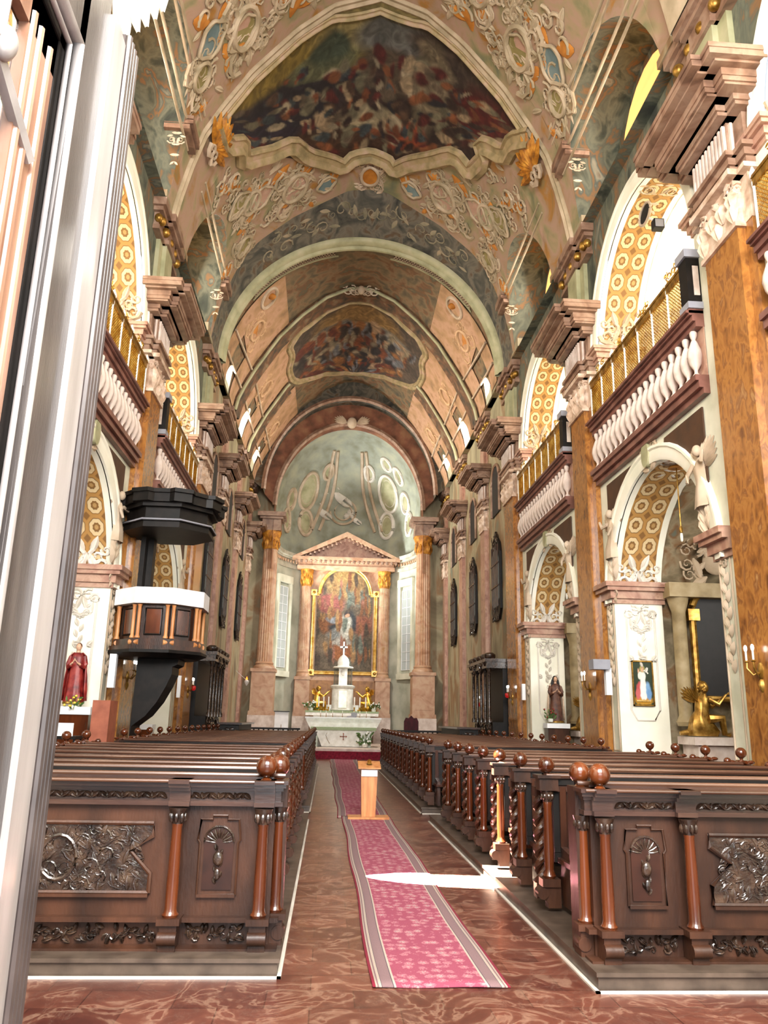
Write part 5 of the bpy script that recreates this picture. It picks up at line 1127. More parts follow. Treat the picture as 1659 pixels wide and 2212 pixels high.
# ------------------------------------------------------------------ pews
def ball(m, c, r): m.ell(c, (r, r, r), 18, 12)
def pew(s):
    L = 3.3; X = lambda x: s*x
    t = thing('pew', '', 'pew', (0, 0, 0), None, world=False)
    bx = lambda m, x0, x1, y0, y1, z0, z1: m.box(*sorted((X(x0), X(x1))), y0, y1, z0, z1)
    m = M(); bx(m, .08, L, .0, .035, .42, 1.02); bx(m, .08, L, -.006, .0, .50, .54); build('backrest', m, BLACKW, t, smooth=False)  # backs blackened so their shade against the rails is in the colour
    m = M(); bx(m, .0, L+.02, -.04, .05, 1.05, 1.09); bx(m, .0, L+.02, -.07, .08, 1.09, 1.11); bx(m, .02, L, -.03, .05, .98, 1.05)
    m.grid(lambda a, b: (X(L*b), -.055+.12*a, 1.11+.02*sin(pi*a)), 6, 1); o = build('top_rail', m, WOODH, t)
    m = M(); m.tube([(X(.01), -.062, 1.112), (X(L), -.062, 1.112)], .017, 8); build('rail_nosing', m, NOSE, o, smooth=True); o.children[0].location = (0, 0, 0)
    m = M(); bx(m, .05, L-.02, -.046, -.04, 1.035, 1.078); build('painted_shadow_strip', m, BLACKW, t, smooth=False)  # black strip paints the shade under the rail nosing
    m = M(); bx(m, .1, L, -.42, .0, .42, .46); build('seat', m, WOOD, t, smooth=False)
    m = M(); bx(m, .1, L, .22, .40, .22, .27); build('kneeler', m, WOOD, t, smooth=False)
    m = M(); m.prism([(-.04, 1.02), (.09, 1.02), (.06, .9), (.04, .55), (-.35, .5), (-.38, .1), (.05, .1), (-.02, .5)], planeF((X(.13), 0, 0), (0, 1, 0), (0, 0, 1), (X(1), 0, 0)), 0, .05); build('end_panel', m, WOOD, t, smooth=False)
    m = M(); m.lathe([(.045, 0), (.055, .02), (.04, .05), (.038, .07), (.042, .2), (.034, .56), (.04, .58), (.036, .60)], (X(.03), .0, .30), 16); build('column', m, WOODC, t)
    m = M(); m.lathe([(.036, 0), (.045, .04), (.058, .09), (.06, .11)], (X(.03), 0, .89), 12)
    for i in range(8): a = i*pi/4; m.ell((X(.03)+.045*cos(a), .045*sin(a), .94), (.016, .016, .03), 6, 4)
    build('capital', m, CARV, t)
    m = M(); bx(m, -.05, .11, -.07, .07, .99, 1.09); bx(m, -.07, .13, -.09, .09, 1.09, 1.115); bx(m, -.045, .105, -.065, .065, .24, .30); build('block', m, WOODM, t, smooth=False)
    m = M(); F = planeF((X(.03), 0, 0), (X(-1), 0, 0), (0, 0, 1), (0, 1, 0)); F2 = lambda u, v, h: F(u, v, h-.05)
    m.prism([(-.08, .08), (.03, .08), (.03, .12), (.10, .17), (.10, .22), (.05, .25), (-.08, .25)], F2, 0, .1)
    P = [F(.035+.035*cos(a*.5), .19+.035*sin(a*.5), 0) for a in range(12)]; m.lathe([(.045, -.055), (.045, .055)], (0, 0, 0), 10) if False else None
    m.tube([F(.07, .19, -.06), F(.07, .19, .06)], .045, 12); build('volute_foot', m, WOODM, t)
    m = M(); ball(m, (X(.03), 0, 1.195), .07); m.lathe([(.03, 0), (.02, .02), (.03, .03)], (X(.03), 0, 1.11), 10); build('ball_finial', m, WOODC, t)
    m = M()
    for k in range(2):
        m.tube([(X(.03)+.030*cos(i*.62+k*pi), .27+.030*sin(i*.62+k*pi), .22+.70*i/28) for i in range(29)], .032, 8)
    m.box(X(.03)-.055, X(.03)+.055, .215, .325, .1, .22); m.box(X(.03)-.05, X(.03)+.05, .22, .32, .92, 1.0); bx(m, .0, .06, .0, .3, .99, 1.04)
    build('twisted_post', m, WOOD, t)
    m = M(); ball(m, (X(L-.06), 0, 1.235), .066); m.lathe([(.035, 0), (.018, .03), (.03, .05)], (X(L-.06), 0, 1.13), 10); build('end_finial', m, WOODC, t)
    m = M()
    for d in (-1, 1): m.tube([(X(L-.06+.0), d*.05, 1.12), (X(L-.06), d*.12, 1.13)], [.03, .02], 8); m.ell((X(L-.06+d*.12), 0, 1.125), (.05, .04, .025), 8, 6)
    m.ell((X(L-.24), 0, 1.14), (.045, .045, .04), 10, 6); build('end_scroll', m, WOODC, t)
    m = M(); bx(m, L-.08, L, -.4, .08, .1, 1.1); build('wall_end', m, WOOD, t, smooth=False)
    return t
ROWS1 = [7.0, 7.95, 8.9, 9.85, 10.8, 11.75, 12.7]; ROWS2 = [15.0+1.05*i for i in range(13)]
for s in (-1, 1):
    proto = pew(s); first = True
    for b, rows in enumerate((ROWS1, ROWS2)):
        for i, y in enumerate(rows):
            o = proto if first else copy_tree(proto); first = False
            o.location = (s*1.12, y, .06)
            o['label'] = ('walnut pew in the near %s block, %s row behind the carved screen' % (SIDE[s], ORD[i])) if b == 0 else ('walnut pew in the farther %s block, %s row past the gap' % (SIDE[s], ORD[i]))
            o['group'] = 'pews in the %s %s block' % ('near' if b == 0 else 'farther', SIDE[s])
    for b, (y0, y1) in enumerate((((5.66 if s < 0 else 5.38), 13.75), (14.85, 28.4))):
        t = thing('pew_platform', 'dark wooden platform under the %s %s block of pews' % (('near', 'farther')[b], SIDE[s]), 'platform', (s*2.7, (y0+y1)/2, 0), 'pew platforms')
        m = M(); m.box(*sorted((s*1.0, s*4.55)), y0, y1, 0, .10); m.box(*sorted((s*.985, s*4.56)), y0-.02, y1+.02, .085, .11); build('boards', m, mat('platform_boards', ['40342c', '52453b', '605146'], 6, .4) if 'platform_boards' not in MATS else MATS['platform_boards'], t, smooth=False)
        m = M(); m.box(*sorted((s*.972, s*.998)), y0-.045, y1, 0, .012); m.box(*sorted((s*.972, s*4.55)), y0-.045, y0-.022, 0, .012); build('white_edging', m, WSTUC, t, smooth=False)
# carved front screens
def screen(s, y, label, yo=0):
    """s<0 left, s>0 right ; mirrored in x"""
    t = thing('pew_screen', label, 'screen', (s*2.7, y, 0), 'carved pew screens'); X = lambda x: s*x
    bx = lambda m, x0, x1, a, b, z0, z1: m.box(*sorted((X(x0), X(x1))), y+a, y+b, z0, z1)
    E = 4.45
    m = M(); bx(m, 1.08, E, .0, .05, .1, 1.14); build('panel_board', m, WOODM, t, smooth=False)
    m = M()
    for z0, z1, p in ((1.10, 1.125, .05), (1.125, 1.15, .09), (1.15, 1.175, .12), (1.0, 1.03, .05), (1.03, 1.10, .02)):
        bx(m, 1.05-p*.5, E, -p, .06, z0, z1)
        for xx in (1.15, 1.73, 3.3, 3.9): bx(m, xx-.07, xx+.07, -p-.05, .06, z0, z1)
    build('cornice', m, WOODH, t, smooth=False)
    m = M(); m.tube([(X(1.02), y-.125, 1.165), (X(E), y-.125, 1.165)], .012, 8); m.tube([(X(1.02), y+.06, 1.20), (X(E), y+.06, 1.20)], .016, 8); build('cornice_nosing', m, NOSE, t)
    m = M()
    for z0, z1, p in ((.06, .10, .16), (.10, .125, .12), (.27, .30, .07)): bx(m, 1.02, E, -p, .05, z0, z1)
    build('plinth', m, WOODM, t, smooth=False)
    for xx in (1.15, 1.05, 1.73, 3.3, 3.9):
        yy = y-.09 if xx != 1.05 else y+.08
        m = M(); m.lathe([(.05, 0), (.056, .015), (.045, .03), (.04, .05), (.042, .2), (.034, .56), (.04, .58)], (X(xx), yy, .31), 18); build('column', m, WOODC, t)
        m = M(); m.lathe([(.036, 0), (.04, .03), (.06, .08), (.066, .10)], (X(xx), yy, .89), 12)
        for i in range(8):
            a = i*pi/4; m.ell((X(xx)+.048*cos(a), yy+.048*sin(a), .93), (.017, .017, .034), 6, 4)
        build('capital', m, CARV, t)
        m = M(); m.box(X(xx)-.075, X(xx)+.075, yy-.075, y+.05 if xx != 1.05 else yy+.06, .27, .31); m.box(X(xx)-.055, X(xx)+.055, yy-.05, yy+.1, .10, .27)
        if xx != 1.05: m.tube([(X(xx)-.06, yy-.055, .19), (X(xx)+.06, yy-.055, .19)], .042, 14)
        else: m.tube([(X(xx)-s*.03, yy-.06, .19), (X(xx)-s*.03, yy+.06, .19)], .045, 14)
        build('pedestal', m, WOODM, t)
    F0 = lambda xc, zc, hh=.0: planeF((X(xc), y-.005-hh, zc), (X(1), 0, 0), (0, 0, 1), (0, -1, 0))
    # niche bays
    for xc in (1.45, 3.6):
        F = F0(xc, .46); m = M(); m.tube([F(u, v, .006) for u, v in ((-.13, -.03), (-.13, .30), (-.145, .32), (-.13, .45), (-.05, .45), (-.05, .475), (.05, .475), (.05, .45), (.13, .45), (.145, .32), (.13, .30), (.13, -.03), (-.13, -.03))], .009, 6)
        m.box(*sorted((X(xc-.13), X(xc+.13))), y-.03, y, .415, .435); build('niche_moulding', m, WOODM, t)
        m = M(); m.prism([(-.1, 0), (.1, 0), (.1, .30)]+[(.1*cos(pi*i/10), .30+.1*sin(pi*i/10)) for i in range(11)]+[(-.1, .30)], F, .002, .006); build('painted_niche_shade', m, mat('niche_shade_wood', ['24120c', '3a1e14'], 5, .3) if 'niche_shade_wood' not in MATS else MATS['niche_shade_wood'], t, smooth=False)  # flat inlay; the shade of the niche is put into its dark colour
        m = M()
        for i in range(9): a = .15+(pi-.3)*i/8; leaf(m, F, .06*cos(a), .30+.06*sin(a), .10, .03, a, .6)
        m.tube([F(.1*cos(pi*i/12), .305+.1*sin(pi*i/12), .01) for i in range(13)], .008, 5)
        for i in range(7): leaf(m, F, .018*(-1)**i, .27-.035*i, .06, .035, 1.2*(-1)**i, .8)
        m.ell(F(0, .2, .02), (.035, .02, .05), 8, 6); m.ell(F(0, .10, .02), (.02, .015, .04), 8, 6); build('shell_carving', m, CARV, t)
    # big carved panel
    F = F0(2.52, .66); m = M(); out = [(-.62, -.22), (.62, -.22), (.62, -.1), (.48, .04), (.62, .14), (.62, .22), (-.62, .22), (-.62, .14), (-.48, .04), (-.62, -.1), (-.62, -.22)]
    m.tube([F(u, v, .01) for u, v in out], .016, 6); m.box(*sorted((X(1.9), X(3.14))), y-.04, y, .415, .435); build('panel_moulding', m, WOODM, t)
    m = M(); m.prism(out[:-1], F, .002, .008); build('panel_ground', m, CARV, t, smooth=False)
    m = M(); ornament(m, planeF((X(2.52), y-.012, .66), (X(1), 0, 0), (0, 0, 1), (0, -1, 0)), 1.08, .38, 150, 7, True, .12, .7); m.tube([F(.12*cos(q*pi/8), .14*sin(q*pi/8), .02) for q in range(17)], .014, 6); build('panel_carving', m, CARV, t)
    m = M(); rd = random.Random(4)
    for (a, b) in ((1.25, 1.65), (1.83, 3.2), (3.4, 3.8)):
        k = int((b-a)/.05)
        for i in range(k):
            xx = a+(b-a)*(i+.5)/k; G = F0(xx, 1.065, .02); leaf(m, G, 0, 0, .07, .04, .6*(-1)**i, .8); leaf(m, G, .02, 0, .05, .03, 1.8+.6*(-1)**i, .8); G = F0(xx, .19)
            for q in range(3): scroll(m, G, rd.uniform(-.02, .02), rd.uniform(-.03, .03), .026, i+q, (-1)**i, 1.0, .3, 7) if (i+q) % 3 == 0 else leaf(m, G, rd.uniform(-.02, .02), rd.uniform(-.045, .045), .07, .035, rd.uniform(0, 3), 1.0)
    build('frieze_carving', m, CARV, t)
    m = M(); ball(m, (X(1.15), y-.03, 1.265), .075); m.lathe([(.04, 0), (.02, .02), (.035, .035)], (X(1.15), y-.03, 1.175), 10); build('ball_finial', m, WOODC, t)
    m = M(); ball(m, (X(1.07), y+.16, 1.265), .075); m.lathe([(.04, 0), (.02, .02), (.035, .035)], (X(1.07), y+.16, 1.175), 10); build('ball_finial', m, WOODC, t)
    m = M(); bx(m, 1.0, 1.16, .06, .24, .12, 1.175); build('corner_post', m, WOODM, t, smooth=False)
    # sloping book shelf behind
    m = M(); bx(m, 1.1, E, .05, .36, 1.165, 1.19); build('book_shelf', m, WOODH, t, smooth=False)
    m = M(); bx(m, 1.1, E, .36, .40, 1.0, 1.22); build('rear_board', m, BLACKW, t, smooth=False)
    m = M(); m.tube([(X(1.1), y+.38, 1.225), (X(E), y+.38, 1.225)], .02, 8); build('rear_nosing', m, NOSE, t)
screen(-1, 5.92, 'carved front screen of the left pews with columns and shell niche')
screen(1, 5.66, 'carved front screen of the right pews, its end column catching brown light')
# ------------------------------------------------------------------ runner + lectern
for i, (a, b, xl, xr, name, lab) in enumerate(((5.44, 14.3, (-.40, -.43), (.45, .38), 'carpet_runner', 'long patterned red runner in the near half of the aisle'), (14.1, 33.9, (-.50, -.58), (.36, .55), 'carpet_runner', 'patterned red runner continuing towards the red step'))):
    m = M(); uv = []; n = 60
    for j in range(n+1):
        t_ = j/n; y = a+(b-a)*t_; x0 = xl[0]+(xl[1]-xl[0])*t_+.012*sin(y*1.7); x1 = xr[0]+(xr[1]-xr[0])*t_+.012*sin(y*1.3+1); z = .012 if not i else .008
        for k in range(9): u = k/8; m.v.append((x0+(x1-x0)*u, y, z+.003*sin(y*5+k))); uv.append((2*u-1, y-a))
    for j in range(n):
        for k in range(8): q = j*9+k; m.f.append((q, q+1, q+10, q+9))
    m.uv = uv; o = build(name, m, CARPET); sm = o.modifiers.new('thick', 'SOLIDIFY'); sm.thickness = .008; sm.offset = -1; tag(o, lab, 'carpet', 'aisle runners')
t = thing('aisle_lectern', 'small light wood lectern standing on the runner', 'lectern', (0, 14, .015))
m = M(); m.box(-.34, .34, 13.8, 14.2, .015, .045); build('base', m, PINE, t, smooth=False)
m = M(); m.prism([(-.115, .045), (.115, .045), (.14, .80), (-.14, .80)], planeF((0, 14.12, 0), (1, 0, 0), (0, 0, 1), (0, -1, 0)), 0, .2); build('stand', m, PINE, t, smooth=False)
m = M(); m.v += [(-.19, 13.85, .80), (.19, 13.85, .80), (.19, 14.2, .89), (-.19, 14.2, .89), (-.19, 13.85, .82), (.19, 13.85, .82), (.19, 14.2, .91), (-.19, 14.2, .91)]; m.f += [(0, 1, 2, 3), (4, 5, 6, 7), (0, 1, 5, 4), (1, 2, 6, 5), (2, 3, 7, 6), (3, 0, 4, 7)]; build('desk', m, PINE, t, smooth=False)
m = M(); m.box(-.135, .135, 13.90, 13.92, .68, .79); build('cloth', m, WHITE, t, smooth=False)  # white panel paints the sunlight on the lectern top
t = thing('lectern_candle', 'small pale ornament on top of the aisle lectern', 'ornament', (0, 14.05, .88)); m = M(); m.lathe([(.05, 0), (.03, .03), (.04, .06), (.01, .08)], (0, 14.0, .87), 10); build('stem', m, OLDG, t)
# ------------------------------------------------------------------ statues, pictures, lights on the piers
def statue(name, x, y, z, H, mats, label, hood=False, flowers=None):
    skin, robe, mantle = mats; t = thing(name, label, 'statue', (x, y, z)); k = H/1.75
    def T(u, v, w_): return (x+u*k, y+v*k, z+w_*k)
    def loft(m, st, fold, n=28):
        i0 = len(m.v)
        for (cx, cy, cz, a, b) in st:
            for q in range(n): an = 2*pi*q/n; f_ = 1+fold*sin(8*an+cz*2.5)*max(.15, 1-cz/1.6); m.v.append(T(cx+a*f_*cos(an), cy+b*f_*sin(an), cz))
        for j in range(len(st)-1):
            for q in range(n): m.f.append((i0+j*n+q, i0+j*n+(q+1) % n, i0+(j+1)*n+(q+1) % n, i0+(j+1)*n+q))
    m = M(); loft(m, [(0, 0, 1.33, .16, .10), (0, 0, 1.40, .12, .08), (0, 0, 1.44, .055, .055), (0, -.01, 1.53, .05, .055)], 0)
    m.ell(T(0, -.02, 1.61), (.078*k, .09*k, .115*k), 16, 12); m.ell(T(0, -.115, 1.60), (.013*k, .02*k, .022*k), 6, 5)
    for sg in (-1, 1):
        m.ell(T(sg*.03, -.098, 1.63), (.014*k, .01*k, .008*k), 6, 4); m.ell(T(sg*.08, -.01, 1.61), (.012*k, .02*k, .03*k), 6, 5)
        m.tube([T(sg*.15, -.16, 1.08), T(sg*.07, -.24, 1.14)], [.032*k, .026*k], 8)
        for f_ in range(5): m.tube([T(sg*.07, -.24, 1.14), T(sg*(.03-.005*f_), -.25-.008*f_, 1.19+.012*f_), T(sg*(.0), -.25-.01*f_, 1.21+.014*f_)], [.012*k, .010*k, .007*k], 5)
    m.ell(T(0, -.108, 1.565), (.025*k, .01*k, .008*k), 6, 4); build('body', m, skin, t)
    m = M(); loft(m, [(0, 0, 0, .27, .21), (0, 0, .1, .26, .2), (0, 0, .5, .22, .17), (0, 0, .9, .19, .14), (0, 0, 1.1, .19, .14), (0, 0, 1.3, .2, .13), (0, 0, 1.4, .15, .1), (0, 0, 1.45, .07, .07)], .10)
    for sg in (-1, 1): m.tube([T(sg*.19, 0, 1.34), T(sg*.25, -.03, 1.12), T(sg*.23, -.08, 1.02), T(sg*.14, -.17, 1.08)], [.07*k, .075*k, .07*k, .06*k], 10)
    build('robe', m, robe, t)
    m = M(); i0 = 0; n = 20
    for (a, b, cz) in ((.36, .27, .05), (.34, .26, .4), (.31, .23, .8), (.27, .2, 1.15), (.22, .15, 1.38), (.13, .11, 1.46)):
        for q in range(n+1): an = -.35+(pi+.7)*q/n; f_ = 1+.08*sin(9*an+cz*3); m.v.append(T(a*f_*cos(an), .02+b*f_*sin(an), cz))
    for j in range(5):
        for q in range(n): m.f.append((j*(n+1)+q, j*(n+1)+q+1, (j+1)*(n+1)+q+1, (j+1)*(n+1)+q))
    o = build('mantle', m, mantle, t); sm = o.modifiers.new('thick', 'SOLIDIFY'); sm.thickness = .02*k
    m = M()
    if hood: m.ell(T(0, .02, 1.62), (.11*k, .10*k, .14*k), 14, 10); m.tube([T(-.09, 0, 1.6), T(-.13, .02, 1.35)], [.05*k, .07*k], 8); m.tube([T(.09, 0, 1.6), T(.13, .02, 1.35)], [.05*k, .07*k], 8); build('veil', m, BLACK, t)
    else: m.ell(T(0, .015, 1.645), (.088*k, .09*k, .10*k), 14, 10); build('hair', m, ROBEB, t)
    m = M(); m.lathe([(.3, 0), (.3, .03), (.27, .05)], T(0, 0, -.05), 20, k, k*.8); build('base', m, OLDG, t)
statue('saint_statue', -5.55, 15.75, 1.80, 1.12, (SKIN, ROBER, ROBER), 'painted statue in a crimson robe with yellow flowers at its feet, left')
statue('saint_statue', 5.83, 23.1, 1.66, 1.28, (SKIN, ROBEB, ROBEC), 'painted statue in a brown habit and black veil before the right pier', True)
bouquet('flowers', -5.45, 15.5, 1.66, .2, 'yellow flowers at the feet of the crimson statue', 22, YELL, 5)
bouquet('roses', 5.62, 22.95, 1.64, .22, 'green leafy spray beside the brown habited statue', 20, ROBER, 6, 1.6)
def side_table(x, y, w_, d, h, label, zt=.14):
    t = thing('shrine_table', label, 'table', (x, y, 0), 'shrine tables with white cloths')
    m = M(); m.box(x-w_/2+.03, x+w_/2-.03, y-d/2+.03, y+d/2, 0, h-zt); build('cabinet', m, WOODC if x < 0 else WOODM, t, smooth=False)
    m = M(); m.box(x-w_/2, x+w_/2, y-d/2, y+d/2, h-zt, h); build('cloth', m, WHITE, t, smooth=False)
side_table(-5.55, 15.75, .85, .6, 1.72, 'brown table with white cloth under the crimson statue')
side_table(5.83, 23.1, .66, .45, 1.6, 'brown table with white cloth under the brown habited statue', .13)
side_table(-5.8, 23.0, .6, .45, 1.35, 'dark table with white cloth in the far left chapel')
# devotional picture
t = thing('framed_picture', 'framed picture of a white robed figure with red and blue drapery on the right pier', 'picture', (5.73, 16.27, 1.98))
F = planeF((5.73, 16.28, 1.98), (1, 0, 0), (0, 0, 1), (0, -1, 0)); m = M()
for a, b, c, d in ((-.225, -.2, 0, .92), (.2, .225, 0, .92), (-.225, .225, 0, .03), (-.225, .225, .89, .92)): m.prism([(a, c), (b, c), (b, d), (a, d)], F, 0, .04)
build('frame', m, OLDG, t, smooth=False)
cf = blobs('2c3826', [(.5, .10, .45, .10, 'b8862c'), (.30, .34, .15, .17, 'b85050'), (.22, .24, .12, .12, 'c06060'), (.72, .34, .15, .17, '7aa0c4'), (.80, .24, .12, .12, '6c94c0'), (.5, .40, .14, .26, 'e8e6dc'), (.5, .20, .16, .08, 'e8e6dc'), (.5, .66, .15, .1, 'e6e2d6'), (.36, .68, .08, .08, 'e0dccc'), (.5, .84, .13, .085, 'b0a060'), (.5, .83, .06, .055, '6a4630'), (.5, .82, .045, .045, 'd8a888'), (.3, .80, .035, .05, 'd8a888')], 2, 0, ['000000'], (0, 0, 1, 1))
m = M(); paint_grid(m, 40, 80, lambda a, b: F(-.2+.4*a, .03+.86*b, .012), cf); build('canvas', m, attrmat('print_picture', 9, .15, .3), t)
m = M()
for i in range(9): m.box(5.58+i*.033, 5.58+i*.033+.02, 16.24, 16.262, 2.07, 2.10)
build('caption', m, GILT, t, smooth=False)
def sconce(s, X, y, z, label, red=False):
    t = thing('wall_sconce', label, 'sconce', (s*X, y, z), 'wall sconces'); x = s*X; d = -s
    m = M(); m.ell((x, y, z-.12), (.04, .07, .12), 10, 8); 
    for k in (-1, 1): m.tube([(x, y, z-.12), (x+d*.08, y+k*.05, z-.17), (x+d*.14, y+k*.09, z-.08), (x+d*.14, y+k*.09, z)], [.014]*4, 7); m.lathe([(.02, 0), (.035, .015), (.02, .03)], (x+d*.14, y+k*.09, z-.01), 10)
    leaf(m, planeF((x, y, z-.3), (0, 1, 0), (0, 0, 1), (d, 0, 0)), 0, 0, .2, .1, pi/2, .5); build('bracket', m, OLDG, t)
    for k in (-1, 1):
        m = M(); m.lathe([(.014, 0), (.014, .12)], (x+d*.14, y+k*.09, z+.02), 10); ct = build('candle_tube', m, CANDLE, t)
        m = M(); m.ell((x+d*.14, y+k*.09, z+.18), (.022, .022, .045), 10, 8); build('bulb', m, BULB, ct)
    if red: m = M(); m.lathe([(.03, 0), (.06, .03), (.07, .1), (.06, .14)], (x+d*.17, y-.02, z-.16), 12); build('red_glass', m, REDG, t)
for s in (-1, 1):
    sconce(s, 5.0, 10.35, 2.45, 'twin candle sconce on the nearest %s pier' % SIDE[s])
    sconce(s, 5.0, 17.45, 2.5, 'twin candle sconce on the second %s pier' % SIDE[s])
    sconce(s, 5.0, 25.0, 2.5, 'sconce with red glass on the %s choir arch pier' % SIDE[s], True)
    sconce(s, 5.0, 29.6, 2.3, 'sconce with red glass on the first %s choir pier' % SIDE[s], True)
def box_thing(name, x0, x1, y0, y1, z0, z1, mt, label, cat, group=None, second=None):
    t = thing(name, label, cat, ((x0+x1)/2, (y0+y1)/2, z0), group); m = M(); m.box(x0, x1, y0, y1, z0, z1); build('housing', m, mt, t, smooth=False)
    m = M(); m.box(x0+.01, x1-.01, y0-.006, y0, z0+.02, z1-.02); build('grille', m, second or mt, t, smooth=False)
box_thing('column_speaker', 4.90, 5.02, 16.1, 16.22, 2.18, 2.72, WHITE, 'slim white column speaker below the grey box on the right pier', 'speaker', 'white column speakers')
box_thing('column_speaker', 5.0, 5.1, 23.7, 23.8, 2.25, 2.72, WHITE, 'slim white column speaker on the right choir arch pier', 'speaker', 'white column speakers')
box_thing('column_speaker', -5.05, -4.92, 16.1, 16.22, 2.1, 2.75, WHITE, 'slim white column speaker left of the pulpit stair', 'speaker', 'white column speakers')
box_thing('column_speaker', -5.1, -5.0, 23.7, 23.8, 2.1, 2.72, WHITE, 'slim white column speaker right of the pulpit', 'speaker', 'white column speakers')
box_thing('projector_box', 4.60, 4.95, 15.95, 16.25, 2.68, 2.88, GREY, 'grey box fixed to the second right pier beside the white pillar', 'device')
# floodlight in the gallery arch
t = thing('floodlight', 'black floodlight hanging in the middle right gallery arch', 'floodlight', (5.3, 13.1, 11.2)); m = M(); m.box(5.22, 5.42, 13.0, 13.15, 10.92, 11.12); build('head', m, BLACK, t, smooth=False)
m = M(); m.tube([(5.3, 13.1, 11.1), (5.2, 13.15, 11.22), (5.35, 13.3, 11.3)], .02, 6); build('bracket', m, ORG, t); m = M(); m.box(5.24, 5.40, 12.99, 13.0, 10.94, 11.1); build('lens', m, GREY, t, smooth=False)
t = thing('round_vent', 'dark round opening with a lamp above the right gallery arch', 'opening', (5.22, 13.3, 11.35)); m = M(); m.tube([(5.2, 13.35+.27*cos(q*pi/12), 11.45+.2*sin(q*pi/12)) for q in range(25)], .03, 6); build('rim', m, STUC, t); m = M(); m.v += [(5.205, 13.35+.26*cos(q*pi/12), 11.45+.19*sin(q*pi/12)) for q in range(24)]; m.f.append(tuple(range(24))); build('painted_void', m, BLACK, t)
for o_ in (): pass
# hanging lamp in chapel arch, right
for k, (yc, lab) in enumerate(((14.0, 'nearer'), (21.25, 'farther'))):
    t = thing('hanging_lamp', 'small lamp hanging on a rod in the %s right chapel arch' % lab, 'lamp', (5.65, yc-.2, 6.3), 'hanging chapel lamps'); m = M(); m.tube([(5.65, yc-.2, 6.38), (5.65, yc-.2, 5.15)], .012, 6); build('rod', m, OLDG, t)
    m = M(); m.lathe([(.16, 0), (.13, .03), (.03, .05)], (5.65, yc-.2, 6.3), 14); build('ceiling_rose', m, OCHRE, t)
    m = M(); m.lathe([(.03, 0), (.035, .08), (.02, .12)], (5.65, yc-.2, 5.05), 10); build('socket', m, OLDG, t); m = M(); m.lathe([(.005, -.02), (.022, 0), (.026, .08), (.02, .14)], (5.65, yc-.2, 4.90), 10); build('bulb', m, CANDLE, t)
# side chapel altars on the far cross walls
def chapel(s, yw, xc, label, ang=True):
    t = thing('chapel_altar', label, 'altar', (s*xc, yw-.3, 0), 'side chapel altars'); bx = lambda m, a, b, c, d, e, f_: m.box(*sorted((s*a, s*b)), c, d, e, f_)
    m = M(); bx(m, xc-.95, xc+.95, yw-.9, yw-.2, 0, 1.25); bx(m, xc-1.05, xc+1.05, yw-.98, yw-.2, 1.25, 1.4); build('table', m, PALE, t, smooth=False)
    m = M(); bx(m, xc-.55, xc+.55, yw-.3, yw-.22, 2.2, 3.9); m.prism([(-.55, 3.9), (.55, 3.9)]+[(.55*cos(pi*i/10), 3.9+.5*sin(pi*i/10)) for i in range(11)], planeF((s*xc, yw-.22, 0), (1, 0, 0), (0, 0, 1), (0, -1, 0)), 0, .08); build('dark_painting', m, BLACK, t, smooth=False)
    m = M(); P = [(-.6, 2.15), (-.6, 3.9)]+[(-.6*cos(pi*i/12), 3.9+.56*sin(pi*i/12)) for i in range(13)]+[(.6, 2.15), (-.6, 2.15)]; m.tube([(s*xc+u, yw-.32, v) for u, v in P], .075, 8); 
    for u, v in ((-.6, 2.2), (.6, 2.2), (-.6, 3.85), (.6, 3.85)): m.box(s*xc+u-.12, s*xc+u+.12, yw-.42, yw-.26, v-.12, v+.12)
    build('gold_frame', m, OLDG, t)
    for d in (-1, 1): m = M(); m.lathe([(.17, 0), (.2, .08), (.14, .2), (.14, 2.3), (.2, 2.5), (.22, 2.6)], (s*xc+d*.88, yw-.3, 1.6), 18); build('column', m, MUTED, t)
    m = M(); bx(m, xc-1.15, xc+1.15, yw-.55, yw-.15, 4.2, 4.5); build('entablature', m, MUTED, t, smooth=False)
    m = M(); ornament(m, planeF((s*xc, yw-.4, 5.0), (1, 0, 0), (0, 0, 1), (0, -1, 0)), 1.4, 1.0, 12, 9, True, .2); m.ell((s*xc, yw-.35, 5.0), (.3, .1, .3), 12, 8); build('stucco_glory', m, STUC, t)
    if ang: angel('gilded_angel', s*(xc-.72), yw-.75, 1.42, .8, s, 'gilded kneeling angel on the %s' % label.replace('seen through', 'in').replace('side altar', 'altar'), OLDG, 'gilded angels in the side chapels')
chapel(1, 16.4, 7.4, 'side altar seen through the nearer right chapel arch')
chapel(1, 23.7, 7.4, 'side altar seen through the farther right chapel arch')
chapel(-1, 16.4, 7.5, 'side altar in the nearer left chapel', False)
